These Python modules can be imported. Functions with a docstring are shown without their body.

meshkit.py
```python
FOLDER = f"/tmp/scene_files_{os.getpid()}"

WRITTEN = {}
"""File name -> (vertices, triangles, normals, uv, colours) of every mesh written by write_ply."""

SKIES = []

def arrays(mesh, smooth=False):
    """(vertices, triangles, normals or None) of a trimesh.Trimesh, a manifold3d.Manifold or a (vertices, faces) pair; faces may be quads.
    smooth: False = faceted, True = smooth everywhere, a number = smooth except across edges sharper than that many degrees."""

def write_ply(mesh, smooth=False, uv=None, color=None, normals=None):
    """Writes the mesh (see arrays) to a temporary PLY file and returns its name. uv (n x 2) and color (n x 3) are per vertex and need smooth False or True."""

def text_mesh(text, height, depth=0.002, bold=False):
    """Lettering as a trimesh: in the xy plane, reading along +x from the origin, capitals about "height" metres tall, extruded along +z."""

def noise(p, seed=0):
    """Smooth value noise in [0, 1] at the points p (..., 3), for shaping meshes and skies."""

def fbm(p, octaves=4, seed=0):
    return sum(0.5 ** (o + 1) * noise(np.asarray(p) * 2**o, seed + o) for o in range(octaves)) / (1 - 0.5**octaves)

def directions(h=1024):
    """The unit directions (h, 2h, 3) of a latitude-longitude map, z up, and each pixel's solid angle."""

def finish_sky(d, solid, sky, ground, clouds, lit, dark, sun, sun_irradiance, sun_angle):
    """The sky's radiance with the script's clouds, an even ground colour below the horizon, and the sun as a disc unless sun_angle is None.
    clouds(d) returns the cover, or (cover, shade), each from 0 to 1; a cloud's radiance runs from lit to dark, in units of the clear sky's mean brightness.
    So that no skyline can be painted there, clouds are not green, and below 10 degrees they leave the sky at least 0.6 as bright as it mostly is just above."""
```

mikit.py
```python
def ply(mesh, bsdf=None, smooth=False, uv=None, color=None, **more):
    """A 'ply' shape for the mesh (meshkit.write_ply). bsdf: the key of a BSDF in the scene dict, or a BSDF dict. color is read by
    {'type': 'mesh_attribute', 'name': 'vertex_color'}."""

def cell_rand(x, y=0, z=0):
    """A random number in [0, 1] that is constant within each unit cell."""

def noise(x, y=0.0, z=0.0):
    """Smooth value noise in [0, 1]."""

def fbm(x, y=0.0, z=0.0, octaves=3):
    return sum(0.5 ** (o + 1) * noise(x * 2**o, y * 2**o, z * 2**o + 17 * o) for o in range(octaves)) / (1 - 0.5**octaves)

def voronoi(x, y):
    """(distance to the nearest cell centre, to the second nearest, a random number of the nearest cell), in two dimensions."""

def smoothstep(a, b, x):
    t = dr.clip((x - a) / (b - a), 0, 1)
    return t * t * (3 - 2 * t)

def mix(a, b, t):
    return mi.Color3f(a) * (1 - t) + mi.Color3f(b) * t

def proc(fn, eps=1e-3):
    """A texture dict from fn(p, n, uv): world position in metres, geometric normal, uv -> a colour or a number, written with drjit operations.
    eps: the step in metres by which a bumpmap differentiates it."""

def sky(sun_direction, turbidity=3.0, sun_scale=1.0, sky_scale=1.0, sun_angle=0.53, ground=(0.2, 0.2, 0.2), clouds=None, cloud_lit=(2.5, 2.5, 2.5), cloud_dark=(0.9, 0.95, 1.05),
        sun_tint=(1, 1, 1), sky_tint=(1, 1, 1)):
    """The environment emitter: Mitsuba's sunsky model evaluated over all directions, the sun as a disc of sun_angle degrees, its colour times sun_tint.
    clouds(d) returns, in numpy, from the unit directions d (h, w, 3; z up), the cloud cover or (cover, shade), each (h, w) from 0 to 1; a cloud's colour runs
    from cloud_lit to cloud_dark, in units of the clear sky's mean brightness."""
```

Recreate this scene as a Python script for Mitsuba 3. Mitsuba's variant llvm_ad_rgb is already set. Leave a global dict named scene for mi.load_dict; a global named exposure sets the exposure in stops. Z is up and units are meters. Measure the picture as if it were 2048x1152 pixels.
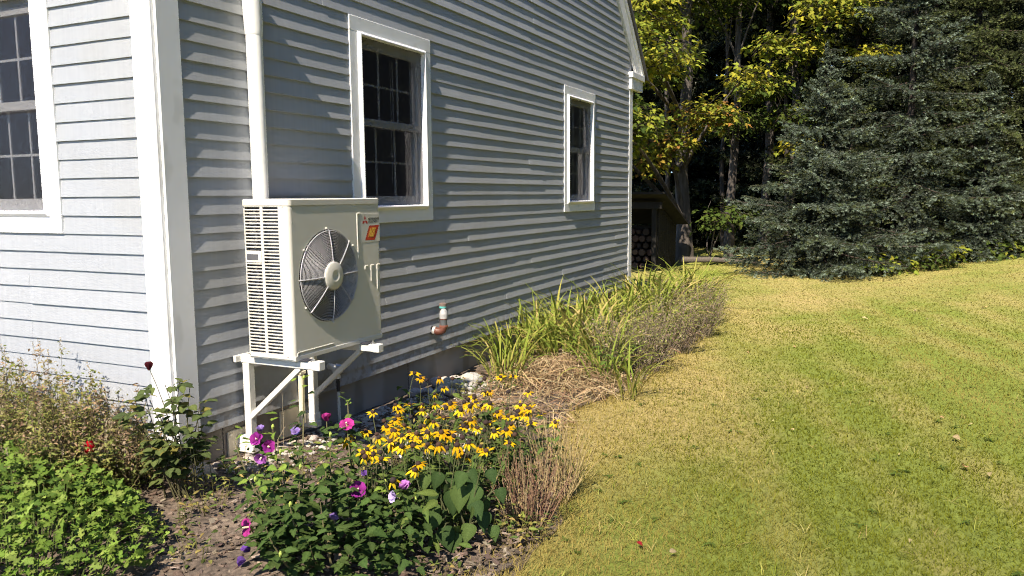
import math, random
import numpy as np, trimesh, manifold3d as mf, mitsuba as mi, drjit as dr
from shapely.geometry import Polygon, box as sbox
from shapely.geometry.polygon import orient
import mikit, meshkit
from mikit import noise as dn, fbm as dfbm, smoothstep as dss, mix as dmix
T = mi.ScalarTransform4f
scene, labels = {}, {}
PI = math.pi
# ---------------------------------------------------------------- camera, light, exposure
CAM = np.array([3.3954, -2.9783, 1.2968]); YAW, PITCH, ROLL = -0.443524, 0.115149, -0.00767
_f = np.array([math.sin(YAW)*math.cos(PITCH), math.cos(YAW)*math.cos(PITCH), -math.sin(PITCH)])
_r = np.array([math.cos(YAW), -math.sin(YAW), 0]); _u = np.cross(_r, _f)
_up = -_r*math.sin(ROLL)+_u*math.cos(ROLL)
scene['camera'] = {'type': 'perspective', 'fov': 65.25, 'fov_axis': 'x', 'near_clip': 0.05, 'far_clip': 400.0,
    'to_world': T().look_at(origin=CAM.tolist(), target=(CAM+_f).tolist(), up=_up.tolist())}
SUN = np.array([1/12.0, -1.0, 1.05])
scene['sky'] = mikit.sky(SUN.tolist(), turbidity=2.3, sun_scale=1.0, sky_scale=1.0, sun_tint=(0.935, 1.0, 1.13), sky_tint=(0.97, 1.0, 1.10))
exposure = 2.75

# ---------------------------------------------------------------- helpers
def numbered(name, taken):
    if name not in taken: return name
    k = 1
    while f'{name}_{k:03d}' in taken: k += 1
    return f'{name}_{k:03d}'
_names, _next = set(), {}
def thing(name, label, cat, group=None, kind=None):
    key = numbered(name, _names); _names.add(key)
    d = {'label': label, 'category': cat}
    if group: d['group'] = group
    if kind: d['kind'] = kind
    labels[key] = d
    return key
def key_under(parent, name):
    base = f'{parent}__{name}' if parent else name
    k = _next.get(base, 0); _next[base] = k+1
    return base if k == 0 else f'{base}_{k:03d}'
def part(parent, name, shape, label=None, kind=None):
    key = key_under(parent, name)
    scene[key] = shape
    if label or kind:
        labels[key] = {k: v for k, v in (('label', label), ('kind', kind)) if v}
    return key
def whole(name, shape, label, cat, group=None, kind=None):
    key = thing(name, label, cat, group, kind); scene[key] = shape; return key
def struct(name, shape):
    scene[name] = shape; labels[name] = {'kind': 'structure'}; return name
class MB:
    """collects vertices, triangles and vertex colours"""
    def __init__(s): s.v, s.f, s.c, s.n = [], [], [], 0
    def add(s, v, f, c=(0.5, 0.5, 0.5)):
        v = np.asarray(v, float).reshape(-1, 3); f = np.asarray(f, int)
        if f.shape[1] == 4: f = np.vstack([f[:, [0, 1, 2]], f[:, [0, 2, 3]]])
        s.v.append(v); s.f.append(f+s.n); s.n += len(v)
        c = np.asarray(c, float)
        s.c.append(np.broadcast_to(c, (len(v), 3)) if c.ndim == 1 else c)
        return s
    def mesh(s, m, c=(0.5, 0.5, 0.5)): return s.add(m.vertices, m.faces, c)
    def tm(s): return trimesh.Trimesh(np.vstack(s.v), np.vstack(s.f), process=False)
    def ply(s, bsdf, color=True, smooth=False, **k):
        return mikit.ply((np.vstack(s.v), np.vstack(s.f)), bsdf, smooth=smooth, color=np.vstack(s.c) if color else None, **k)
QUADS = np.array([[0, 1, 3, 2], [4, 6, 7, 5], [0, 4, 5, 1], [2, 3, 7, 6], [0, 2, 6, 4], [1, 5, 7, 3]])
def bx(x0, x1, y0, y1, z0, z1):
    x0, x1 = sorted((x0, x1)); y0, y1 = sorted((y0, y1)); z0, z1 = sorted((z0, z1))
    v = np.array([[x, y, z] for x in (x0, x1) for y in (y0, y1) for z in (z0, z1)], float)
    f = np.vstack([QUADS[:, [0, 1, 2]], QUADS[:, [0, 2, 3]]])
    return trimesh.Trimesh(v, f, process=False)
def cbox(x0, x1, y0, y1, z0, z1, r=0.003):
    """box with chamfered edges"""
    pts = []
    a = [sorted((x0, x1)), sorted((y0, y1)), sorted((z0, z1))]
    r = min([r]+[0.45*(q[1]-q[0]) for q in a])
    for i in (0, 1):
        for j in (0, 1):
            for k in (0, 1):
                p = np.array([a[0][i], a[1][j], a[2][k]]); s = np.array([1-2*i, 1-2*j, 1-2*k])*r
                for ax in range(3):
                    q = p+s; q[ax] = p[ax]; pts.append(q)
    return trimesh.convex.convex_hull(np.array(pts))
def man(m):
    if m.volume < 0: m = m.copy(); m.invert()
    return mf.Manifold(mf.Mesh(np.asarray(m.vertices, np.float32), np.asarray(m.faces, np.uint32)))
def tri(m):
    q = m.to_mesh(); return trimesh.Trimesh(q.vert_properties[:, :3], q.tri_verts, process=False)
def tube(pts, rad, sides=6, cap=True):
    p = np.asarray(pts, float); n = len(p)
    t = np.gradient(p, axis=0); t /= np.linalg.norm(t, axis=1, keepdims=True)+1e-12
    ref = np.array([0, 0, 1.0]) if abs(t[0, 2]) < 0.9 else np.array([1.0, 0, 0])
    a = np.zeros_like(p); q = ref-t[0]*np.dot(ref, t[0]); a[0] = q/np.linalg.norm(q)
    for i in range(1, n):
        q = a[i-1]-t[i]*np.dot(a[i-1], t[i]); a[i] = q/(np.linalg.norm(q)+1e-12)
    b = np.cross(t, a); th = np.arange(sides)*2*PI/sides
    rad = np.broadcast_to(rad, (n,))
    v = p[:, None]+rad[:, None, None]*(np.cos(th)[None, :, None]*a[:, None]+np.sin(th)[None, :, None]*b[:, None])
    i, j = np.meshgrid(np.arange(n-1), np.arange(sides), indexing='ij')
    f = np.stack([i*sides+j, i*sides+(j+1) % sides, (i+1)*sides+(j+1) % sides, (i+1)*sides+j], -1).reshape(-1, 4)
    f = np.vstack([f[:, [0, 1, 2]], f[:, [0, 2, 3]]]); v = v.reshape(-1, 3)
    if cap:
        v = np.vstack([v, p[0], p[-1]]); k = n*sides; jj = np.arange(sides)
        f = np.vstack([f, np.stack([jj*0+k, (jj+1) % sides, jj], 1), np.stack([jj*0+k+1, (n-1)*sides+jj, (n-1)*sides+(jj+1) % sides], 1)])
    return v, f
def tubem(pts, rad, sides=10):
    return trimesh.Trimesh(*tube(pts, rad, sides), process=False)
def lathe(profile, sides=24, axis='z'):
    m = trimesh.creation.revolve(np.array(profile, float), sections=sides)
    if axis == 'x': m.apply_transform(trimesh.transformations.rotation_matrix(PI/2, [0, 1, 0]))
    if axis == 'y': m.apply_transform(trimesh.transformations.rotation_matrix(-PI/2, [1, 0, 0]))
    return m
def frame(pos, d, up=(0, 0, 1), s=1.0):
    """matrix whose local x runs along d, local z leans to up"""
    d = np.asarray(d, float); d = d/np.linalg.norm(d)
    y = np.cross(up, d); n = np.linalg.norm(y)
    y = y/n if n > 1e-6 else np.array([0, 1.0, 0])
    z = np.cross(d, y); m = np.eye(4)
    s = np.broadcast_to(s, (3,))
    m[:3, 0], m[:3, 1], m[:3, 2], m[:3, 3] = d*s[0], y*s[1], z*s[2], pos
    return m
def xf(m, v): return v@m[:3, :3].T+m[:3, 3]
def placed(shape, m): return inst(shape, m) if isinstance(shape, str) else {**shape, 'to_world': T(np.asarray(m, float).tolist())}
_sg = []
def shared(shape):
    """a shape drawn many times: kept once as a shapegroup, each copy an entry of its own"""
    key = f'shared_shape_{len(_sg)}'; _sg.append(key); scene[key] = {'type': 'shapegroup', 'piece': shape}; return key
def inst(group, m): return {'type': 'instance', 'to_world': T(np.asarray(m, float).tolist()), 'g': {'type': 'ref', 'id': group}}
def bez(a, b, c, n=6):
    a, b, c = (np.asarray(q, float) for q in (a, b, c)); t = np.linspace(0, 1, n)[:, None]
    return (1-t)**2*a+2*t*(1-t)*b+t*t*c
def ss(a, b, x):
    t = np.clip((x-a)/(b-a), 0, 1); return t*t*(3-2*t)
def fb(x, y, s=1.0, seed=0, o=3):
    x = np.asarray(x, float)
    return meshkit.fbm(np.stack([x*s, np.asarray(y, float)*s+0*x, np.full_like(x, seed*7.3)], -1), o, seed)
def jit(c, rng, a=0.2):
    return np.clip(np.asarray(c)*(1+a*(rng.random()-0.5)*2)*(1+0.12*(rng.random(3)-0.5)), 0.001, 1)

# ---------------------------------------------------------------- materials
def princ(name, color, rough=0.5, bump=None, **k):
    b = {'type': 'principled', 'base_color': {'type': 'rgb', 'value': list(color)} if isinstance(color, (tuple, list)) else color, 'roughness': rough, **k}
    if bump: b = {'type': 'bumpmap', 'arbitrary': bump[0], 'scale': bump[1], 'bsdf': b}
    scene[name] = {'type': 'twosided', 'bsdf': b}
VC = {'type': 'mesh_attribute', 'name': 'vertex_color'}
def siding_col(p, n, uv):
    a = dfbm(p.x*1.1+p.y*1.1, p.z*3.0, 0.0, 3); g = dn((p.x+p.y)*90, p.z*4)
    w = dss(0.58, 0.75, dfbm((p.x+p.y)*2.3, p.z*1.2, 7.0, 3))
    c = dmix((0.285, 0.302, 0.325), (0.33, 0.345, 0.365), a)
    c = dmix(c, (0.30, 0.305, 0.30), w*0.5)
    spl = (1-dss(-0.02, 0.30, p.z+0.22*(dfbm((p.x+p.y)*4.0, p.z*7.0, 2.0, 4)-0.5)))*dss(0.40, 0.62, dfbm((p.x+p.y)*26, p.z*26, 5.0, 3))
    c = dmix(c, (0.17, 0.145, 0.115), spl*0.55)
    return c*(0.97+0.06*g)
def siding_h(p, n, uv): return dn((p.x+p.y)*330, p.z*9)*0.7+dn((p.x+p.y)*110, p.z*30)*0.3
princ('siding_paint', mikit.proc(siding_col), 0.55, (mikit.proc(siding_h, eps=8e-4), 0.00042))
def trim_col(p, n, uv):
    a = dfbm(p.x*3+p.y*3, p.z*2.0, 0.0, 3); d = dss(0.62, 0.8, dfbm(p.x*9+p.y*9, p.z*5, 3.0, 3))
    return dmix(dmix((0.72, 0.72, 0.72), (0.80, 0.80, 0.79), a), (0.5, 0.49, 0.46), d*0.35)
princ('trim_paint', mikit.proc(trim_col), 0.42)
princ('white_vinyl', (0.74, 0.74, 0.75), 0.35)
def conc_col(p, n, uv):
    a = dfbm((p.x+p.y)*2.2, p.z*6, 0.0, 4); s = dss(0.55, 0.7, dfbm((p.x+p.y)*5, p.z*1.5, 4.0, 3))
    return dmix(dmix((0.24, 0.22, 0.195), (0.34, 0.315, 0.28), a), (0.19, 0.165, 0.13), s*0.6)
princ('concrete', mikit.proc(conc_col), 0.9)
princ('unit_paint', (0.58, 0.555, 0.485), 0.33, clearcoat=0.25, clearcoat_gloss=0.8)
princ('bracket_paint', (0.66, 0.645, 0.59), 0.4)
princ('pipe_plastic', (0.70, 0.64, 0.49), 0.45)
princ('gutter_pvc', (0.72, 0.72, 0.69), 0.38)
princ('guard_wire', (0.46, 0.45, 0.46), 0.3)
princ('dark_plastic', (0.03, 0.03, 0.0362), 0.5)
princ('fan_plastic', (0.028, 0.027, 0.036), 0.38)
princ('coil_metal', (0.16, 0.16, 0.17), 0.45, metallic=0.5)
princ('steel', (0.55, 0.55, 0.55), 0.3, metallic=0.9)
princ('vc_paint', VC, 0.5)
princ('vc_rough', VC, 0.85)
princ('room_paint', (0.13, 0.11, 0.10), 0.8)
scene['pane_glass'] = {'type': 'thindielectric', 'int_ior': 1.5}
scene['screen_mesh'] = {'type': 'blendbsdf', 'weight': 0.56, 'a': {'type': 'null'}, 'b': {'type': 'twosided', 'bsdf': {'type': 'diffuse', 'reflectance': {'type': 'rgb', 'value': [0.03, 0.03, 0.036]}}}}
princ('shingle', (0.09, 0.085, 0.08), 0.9)
def bark_col(p, n, uv):
    a = dfbm(p.x*14+p.y*14, p.z*2.5, 0.0, 4)
    return dmix((0.04, 0.034, 0.029), (0.145, 0.125, 0.108), a)
princ('bark', mikit.proc(bark_col), 0.9)
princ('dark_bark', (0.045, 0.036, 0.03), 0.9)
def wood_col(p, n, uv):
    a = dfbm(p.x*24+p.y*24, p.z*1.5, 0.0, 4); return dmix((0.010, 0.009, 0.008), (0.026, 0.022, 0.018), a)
princ('old_wood_shaded', mikit.proc(wood_col), 0.85)  # old wood grain; the shade on the shed is painted in as near-black tones
scene['leaf'] = {'type': 'principledthin', 'base_color': VC, 'roughness': 0.42, 'diff_trans': 0.55, 'eta': 1.4}
scene['grass_blade'] = {'type': 'principledthin', 'base_color': VC, 'roughness': 0.6, 'diff_trans': 0.9, 'eta': 1.3}
scene['dry'] = {'type': 'principledthin', 'base_color': VC, 'roughness': 0.7, 'diff_trans': 0.5, 'eta': 1.3}
scene['needle'] = {'type': 'twosided', 'bsdf': {'type': 'principled', 'base_color': VC, 'roughness': 0.5, 'specular': 0.35}}
def gz(x, y):
    x = np.asarray(x, float); y = np.asarray(y, float)
    z = -0.30+0.10*np.exp(-((x+0.5)**2+(y+0.1)**2)/1.1)
    z = z+0.025*(fb(x, y, 0.45, 3)-0.5)*ss(0.5, 2.0, x)
    return z-0.12*np.exp(-((x-2.6)/1.6)**2-((y-9.5)/2.5)**2)*0.5+0.42*ss(2.5, 7.5, x)*ss(8, 15, y)
def bed_edge(y):
    """x of the border between planting bed and lawn"""
    y = np.asarray(y, float)
    return np.interp(y, [-3, -0.2, 0.5, 1.3, 2.4, 3.2, 4.4, 5.8, 7.2, 8.4, 9.2], [2.1, 2.02, 1.98, 1.62, 1.30, 1.50, 1.50, 1.50, 1.25, 0.5, -0.5])
_floor = lambda v: np.floor(v) if isinstance(v, np.ndarray) else dr.floor(v)
def lawn_mix(x, y, f, s):
    """0 = green, 1 = straw; f, s: noise and smoothstep (numpy or drjit)"""
    q = x+0.30*y+0.30*f(x*0.35, y*0.35)+0.15*f(x*1.1+4.0, y*0.4)
    band = s(3.3, 3.9, q)*(1-s(4.7, 5.6, q)); w = q*1.45; tri_ = w-_floor(w); stripe = s(0.0, 0.35, tri_)*(1-s(0.55, 0.95, tri_))
    far = s(8.5, 13.0, y); near = 1-s(1.4, 3.3, x)
    a = 0.51+1.05*(f(x*0.8+3.1, y*0.6)-0.5)+0.55*(f(x*3.1, y*2.7+9.0)-0.5)-0.30*band*(0.4+1.2*f(x*0.7+8.0, y*0.5))-0.34*stripe*s(2.0, 3.0, x)*(1-far)+0.10*far+0.48*near*(1-far)
    a = a+0.30*(f(x*8.0, y*8.0)-0.5)-0.55*s(0.50, 0.72, f(x*0.45+5.0, y*0.25+2.0))*(1-far)
    return a
def lawn_col(p, n, uv):
    a = dr.clip(lawn_mix(p.x, p.y, lambda u, v: dfbm(u, v, 2.0, 3), dss), 0, 1)
    c = dmix((0.112, 0.136, 0.017), (0.225, 0.178, 0.062), a)
    return c*(0.85+0.3*dn(p.x*40, p.y*40))
princ('lawn_soil', mikit.proc(lawn_col), 0.95)
def soil_col(p, n, uv):
    a = dfbm(p.x*6, p.y*6, 0.0, 4); b = dn(p.x*70, p.y*70)
    return dmix((0.045, 0.033, 0.024), (0.155, 0.118, 0.086), a)*(0.55+0.9*b)
princ('soil', mikit.proc(soil_col), 0.95)

# ================================================================ SETTING: ground
def grid(xs, ys, dz=0.0, fn=gz):
    X, Y = np.meshgrid(xs, ys, indexing='ij'); Z = fn(X, Y)+dz
    v = np.stack([X, Y, Z], -1).reshape(-1, 3); n, m = len(xs), len(ys)
    i, j = np.meshgrid(np.arange(n-1), np.arange(m-1), indexing='ij')
    a = i*m+j; f = np.stack([a, a+m, a+m+1, a+1], -1).reshape(-1, 4)
    return v, np.vstack([f[:, [0, 1, 2]], f[:, [0, 2, 3]]])
xs = np.unique(np.r_[np.linspace(-150, -8, 12), np.linspace(-8, 14, 100), np.linspace(14, 150, 12)])
ys = np.unique(np.r_[np.linspace(-150, -8, 12), np.linspace(-8, 30, 140), np.linspace(30, 150, 10)])
struct('lawn', mikit.ply(grid(xs, ys), 'lawn_soil', smooth=True))
yy = np.linspace(-3.0, 8.6, 260); tt = np.linspace(0, 1, 50)
E = bed_edge(yy)+0.10*(fb(yy, 0, 1.7, 5)-0.5)+0.05*(fb(yy, 0, 9, 6)-0.5)
X = -4.0+(E[None, :]+4.0)*tt[:, None]; Y = np.broadcast_to(yy, X.shape)
Zb = gz(X, Y)+0.006+0.035*np.sin(np.clip((1-tt)*9, 0, PI/2))[:, None]*1.0+0.03*(fb(X, Y, 5, 8)-0.5)*(tt < 0.995)[:, None]
v = np.stack([X, Y, Zb], -1).reshape(-1, 3); n, m = X.shape
i, j = np.meshgrid(np.arange(n-1), np.arange(m-1), indexing='ij'); a = i*m+j
struct('garden_bed', mikit.ply((v, np.stack([a, a+m, a+m+1, a+1], -1).reshape(-1, 4)), 'soil', smooth=True))
def bz(x, y): return float(gz(x, y))+0.035

# ================================================================ HOUSE
L = 8.143; EXP = 0.1016; Z1 = 0.088; CB = 0.145; EAVE = 2.93
WIN_Z = (1.104, 2.526)
GWIN = [(1.593, 2.649), (5.540, 6.566)]; FWIN = [(0.785, 2.02)]
house = thing('house', 'grey blue clapboard house with white corner boards and sash windows', 'house')
def gm(m):  # local (s, d, z) -> gable wall: x=d, y=s
    m = m.copy(); m.vertices = m.vertices[:, [1, 0, 2]]; m.invert(); return m
def fm(m):  # front wall: x=-s, y=-d
    m = m.copy(); v = m.vertices; m.vertices = np.stack([-v[:, 0], -v[:, 1], v[:, 2]], 1); return m
gable_poly = Polygon([(0.02, 0), (L-0.02, 0), (L-0.02, 3.10), (L/2, 3.10+L/2), (0.02, 3.10)])
for a, b in GWIN: gable_poly = gable_poly.difference(sbox(a+0.06, WIN_Z[0]+0.06, b-0.06, WIN_Z[1]-0.06))
front_poly = sbox(0.12, 0, 7.0, EAVE)
for a, b in FWIN: front_poly = front_poly.difference(sbox(a+0.06, WIN_Z[0]+0.06, b-0.06, WIN_Z[1]-0.06))
def wall_slab(poly, mp, th=0.10):
    m = trimesh.creation.extrude_polygon(poly, th, engine='earcut')      # (s, z, depth)
    v = m.vertices; m.vertices = np.stack([v[:, 0], v[:, 2]-th-0.001, v[:, 1]], 1); return mp(m)
gw = part(house, 'gable_wall', mikit.ply(wall_slab(gable_poly, gm), 'siding_paint'))
fw = part(house, 'front_wall', mikit.ply(wall_slab(front_poly, fm), 'siding_paint'))
rngB = np.random.RandomState(11)
def clapboard(s0, s1, z0, e, mp, rng, step=0.025, rough=1.0):
    n = max(2, int(round((s1-s0)/step))+1); s = np.linspace(s0, s1, n); seed = rng.randint(1000)
    t0 = 0.0122+np.clip(rng.normal(0, 0.0014), -0.0025, 0.0025)
    lo = (fb(s, 0, 1.5, seed)-0.5)*0.0032*rough; hi = (fb(s, 0, 26, seed+1, 2)-0.5)*0.0010
    rows = [(-0.0, 1.0), (0.30, 0.71), (0.66, 0.36), (1.0, 0.05), (1.2, 0.0)]
    V = []
    for k, (zz, w) in enumerate(rows):
        d = 0.0015+t0*w+lo*w+hi*(1 if k < 3 else 0.3)+(fb(s, k*3.3, 20, seed+k, 2)-0.5)*0.0007
        dz = (fb(s, 0, 2.2, seed+9)-0.5)*0.004+(fb(s, 0, 30, seed+4, 2)-0.5)*0.0014 if k == 0 else 0*s
        V.append(np.stack([s, d, z0+zz*e+dz], 1))
    V.insert(0, np.stack([s, 0*s+0.0004, V[0][:, 2]+0.0006], 1))
    v = np.vstack(V); R = len(V)
    i, j = np.meshgrid(np.arange(R-1), np.arange(n-1), indexing='ij'); a = i*n+j
    f = np.stack([a, a+1, a+n+1, a+n], -1).reshape(-1, 4); f = np.vstack([f[:, [0, 1, 2]], f[:, [0, 2, 3]]])
    ends = [[k*n+e_ for k in range(R)] for e_ in (0, n-1)]
    ef = [[q[0], q[k], q[k+1]] for q in ends for k in range(1, R-1)]
    return mp(trimesh.Trimesh(v, np.vstack([f, ef]), process=False))
def course_z(i): return (0.0, Z1) if i == 0 else (Z1+(i-1)*EXP, EXP)
def lay(wall, mp, wins, smax_fn, ncourse, step):
    for c in range(ncourse):
        z0, e = course_z(c); zm = z0+e*0.5
        lo, hi = smax_fn(z0+e*0.9)
        if hi-lo < 0.05: continue
        spans = [(lo, hi)]
        if WIN_Z[0]-0.01 < z0+0.001 and z0+e < WIN_Z[1]+0.01:
            for a, b in wins:
                spans = [q for s in spans for q in ((s[0], min(s[1], a)), (max(s[0], b), s[1])) if q[1]-q[0] > 0.01]
        for (a, b) in spans:
            cuts = [a]; p = a+rngB.uniform(0.9, 3.2)
            while p < b-0.5: cuts.append(p); p += rngB.uniform(1.3, 3.4)
            cuts.append(b)
            for p, q in zip(cuts[:-1], cuts[1:]):
                part(wall, 'clapboard', mikit.ply(clapboard(p+0.0005, q-0.0005, z0, e, mp, rngB, step, 1.4 if rngB.rand() < 0.15 else 1.0), 'siding_paint'))
def gable_span(z):
    k = max(0.0, z-3.14)
    return (CB, L-CB) if k == 0 else (max(CB, k), min(L-CB, L-k))
lay(gw, gm, GWIN, gable_span, 62, 0.03)
lay(fw, fm, FWIN, lambda z: (CB, 6.0) if z < EAVE else (0, 0), 29, 0.06)
TRIM = 0.024
part(house, 'corner_board', mikit.ply(cbox(-CB, 0.0, -TRIM, -0.0, -0.01, EAVE), 'trim_paint'))       # faces the front
part(house, 'corner_board', mikit.ply(cbox(-0.0+0.0004, TRIM-0.006, -TRIM+0.020-0.0, CB, -0.01, EAVE), 'trim_paint'))
part(house, 'corner_board', mikit.ply(cbox(-0.0+0.0004, TRIM-0.006, L-CB, L+0.004, -0.01, 2.76), 'trim_paint'))
# foundation
fo = MB()
fo.mesh(bx(-0.30, -0.022, 0.022, L-0.03, -1.0, -0.004)); fo.mesh(bx(-7, -0.30, 0.022, 0.3, -1.0, -0.004))
fo.mesh(bx(-7, -0.30, L-0.3, L-0.03, -1.0, -0.004))
part(house, 'foundation', fo.ply('concrete', color=False))
for y in (0.335, 2.28): part(house, 'control_joint', mikit.ply(bx(-0.0225, -0.0205, y, y+0.006, -0.8, -0.01), 'dark_plastic'))
# roof, rakes and returns
def rake(sy):
    """rake board, trim and roof edge on one gable slope; they end on the cap of the cornice return"""
    def slab(o0, o1, x0, x1, name, mat, zc=2.987):
        pts = [(L+3.10+o-zc, zc) for o in (o0, o1)]+[(L/2, 3.10+L/2+o) for o in (o1, o0)]
        if sy < 0: pts = [(L-y, z) for y, z in pts]
        part(house, name, mikit.ply(trimesh.convex.convex_hull(np.array([[x, y, z] for x in (x0, x1 if sy > 0 else min(x1, 0.026+0.4*o0*0.01)) for y, z in pts])), mat))
    slab(0.0, 0.24, 0.0006, 0.040, 'rake_board', 'trim_paint'); slab(0.241, 0.34, 0.0006, 0.062, 'rake_trim', 'trim_paint')
    slab(0.341, 0.42, -0.0, 0.090, 'roof_edge', 'shingle', 2.95)
rake(1); rake(-1)
roof = MB()
for sy in (1, -1):
    pts = [(L+0.52, 3.10-0.52+0.35), (L/2, 3.10+L/2+0.35), (L/2, 3.10+L/2+0.418), (L+0.55, 3.10-0.55+0.418)]
    if sy < 0: pts = [(L-y, z) for y, z in pts]
    roof.mesh(trimesh.convex.convex_hull(np.array([[x, y, z] for x in (-7, -0.0005) for y, z in pts])))
part(house, 'roof', roof.ply('shingle', color=False))
# cornice return at the far eave
part(house, 'cornice_return', mikit.ply(cbox(0.0006, 0.055, L-0.165, L+0.36, 2.755, 2.905), 'trim_paint'))
part(house, 'cornice_cap', mikit.ply(cbox(0.0006, 0.075, L-0.185, L+0.40, 2.908, 2.985), 'trim_paint'))
part(house, 'cornice_return', mikit.ply(bx(-7, 0.0, -0.35, -0.026, 2.80, 2.90), 'trim_paint'))
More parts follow.
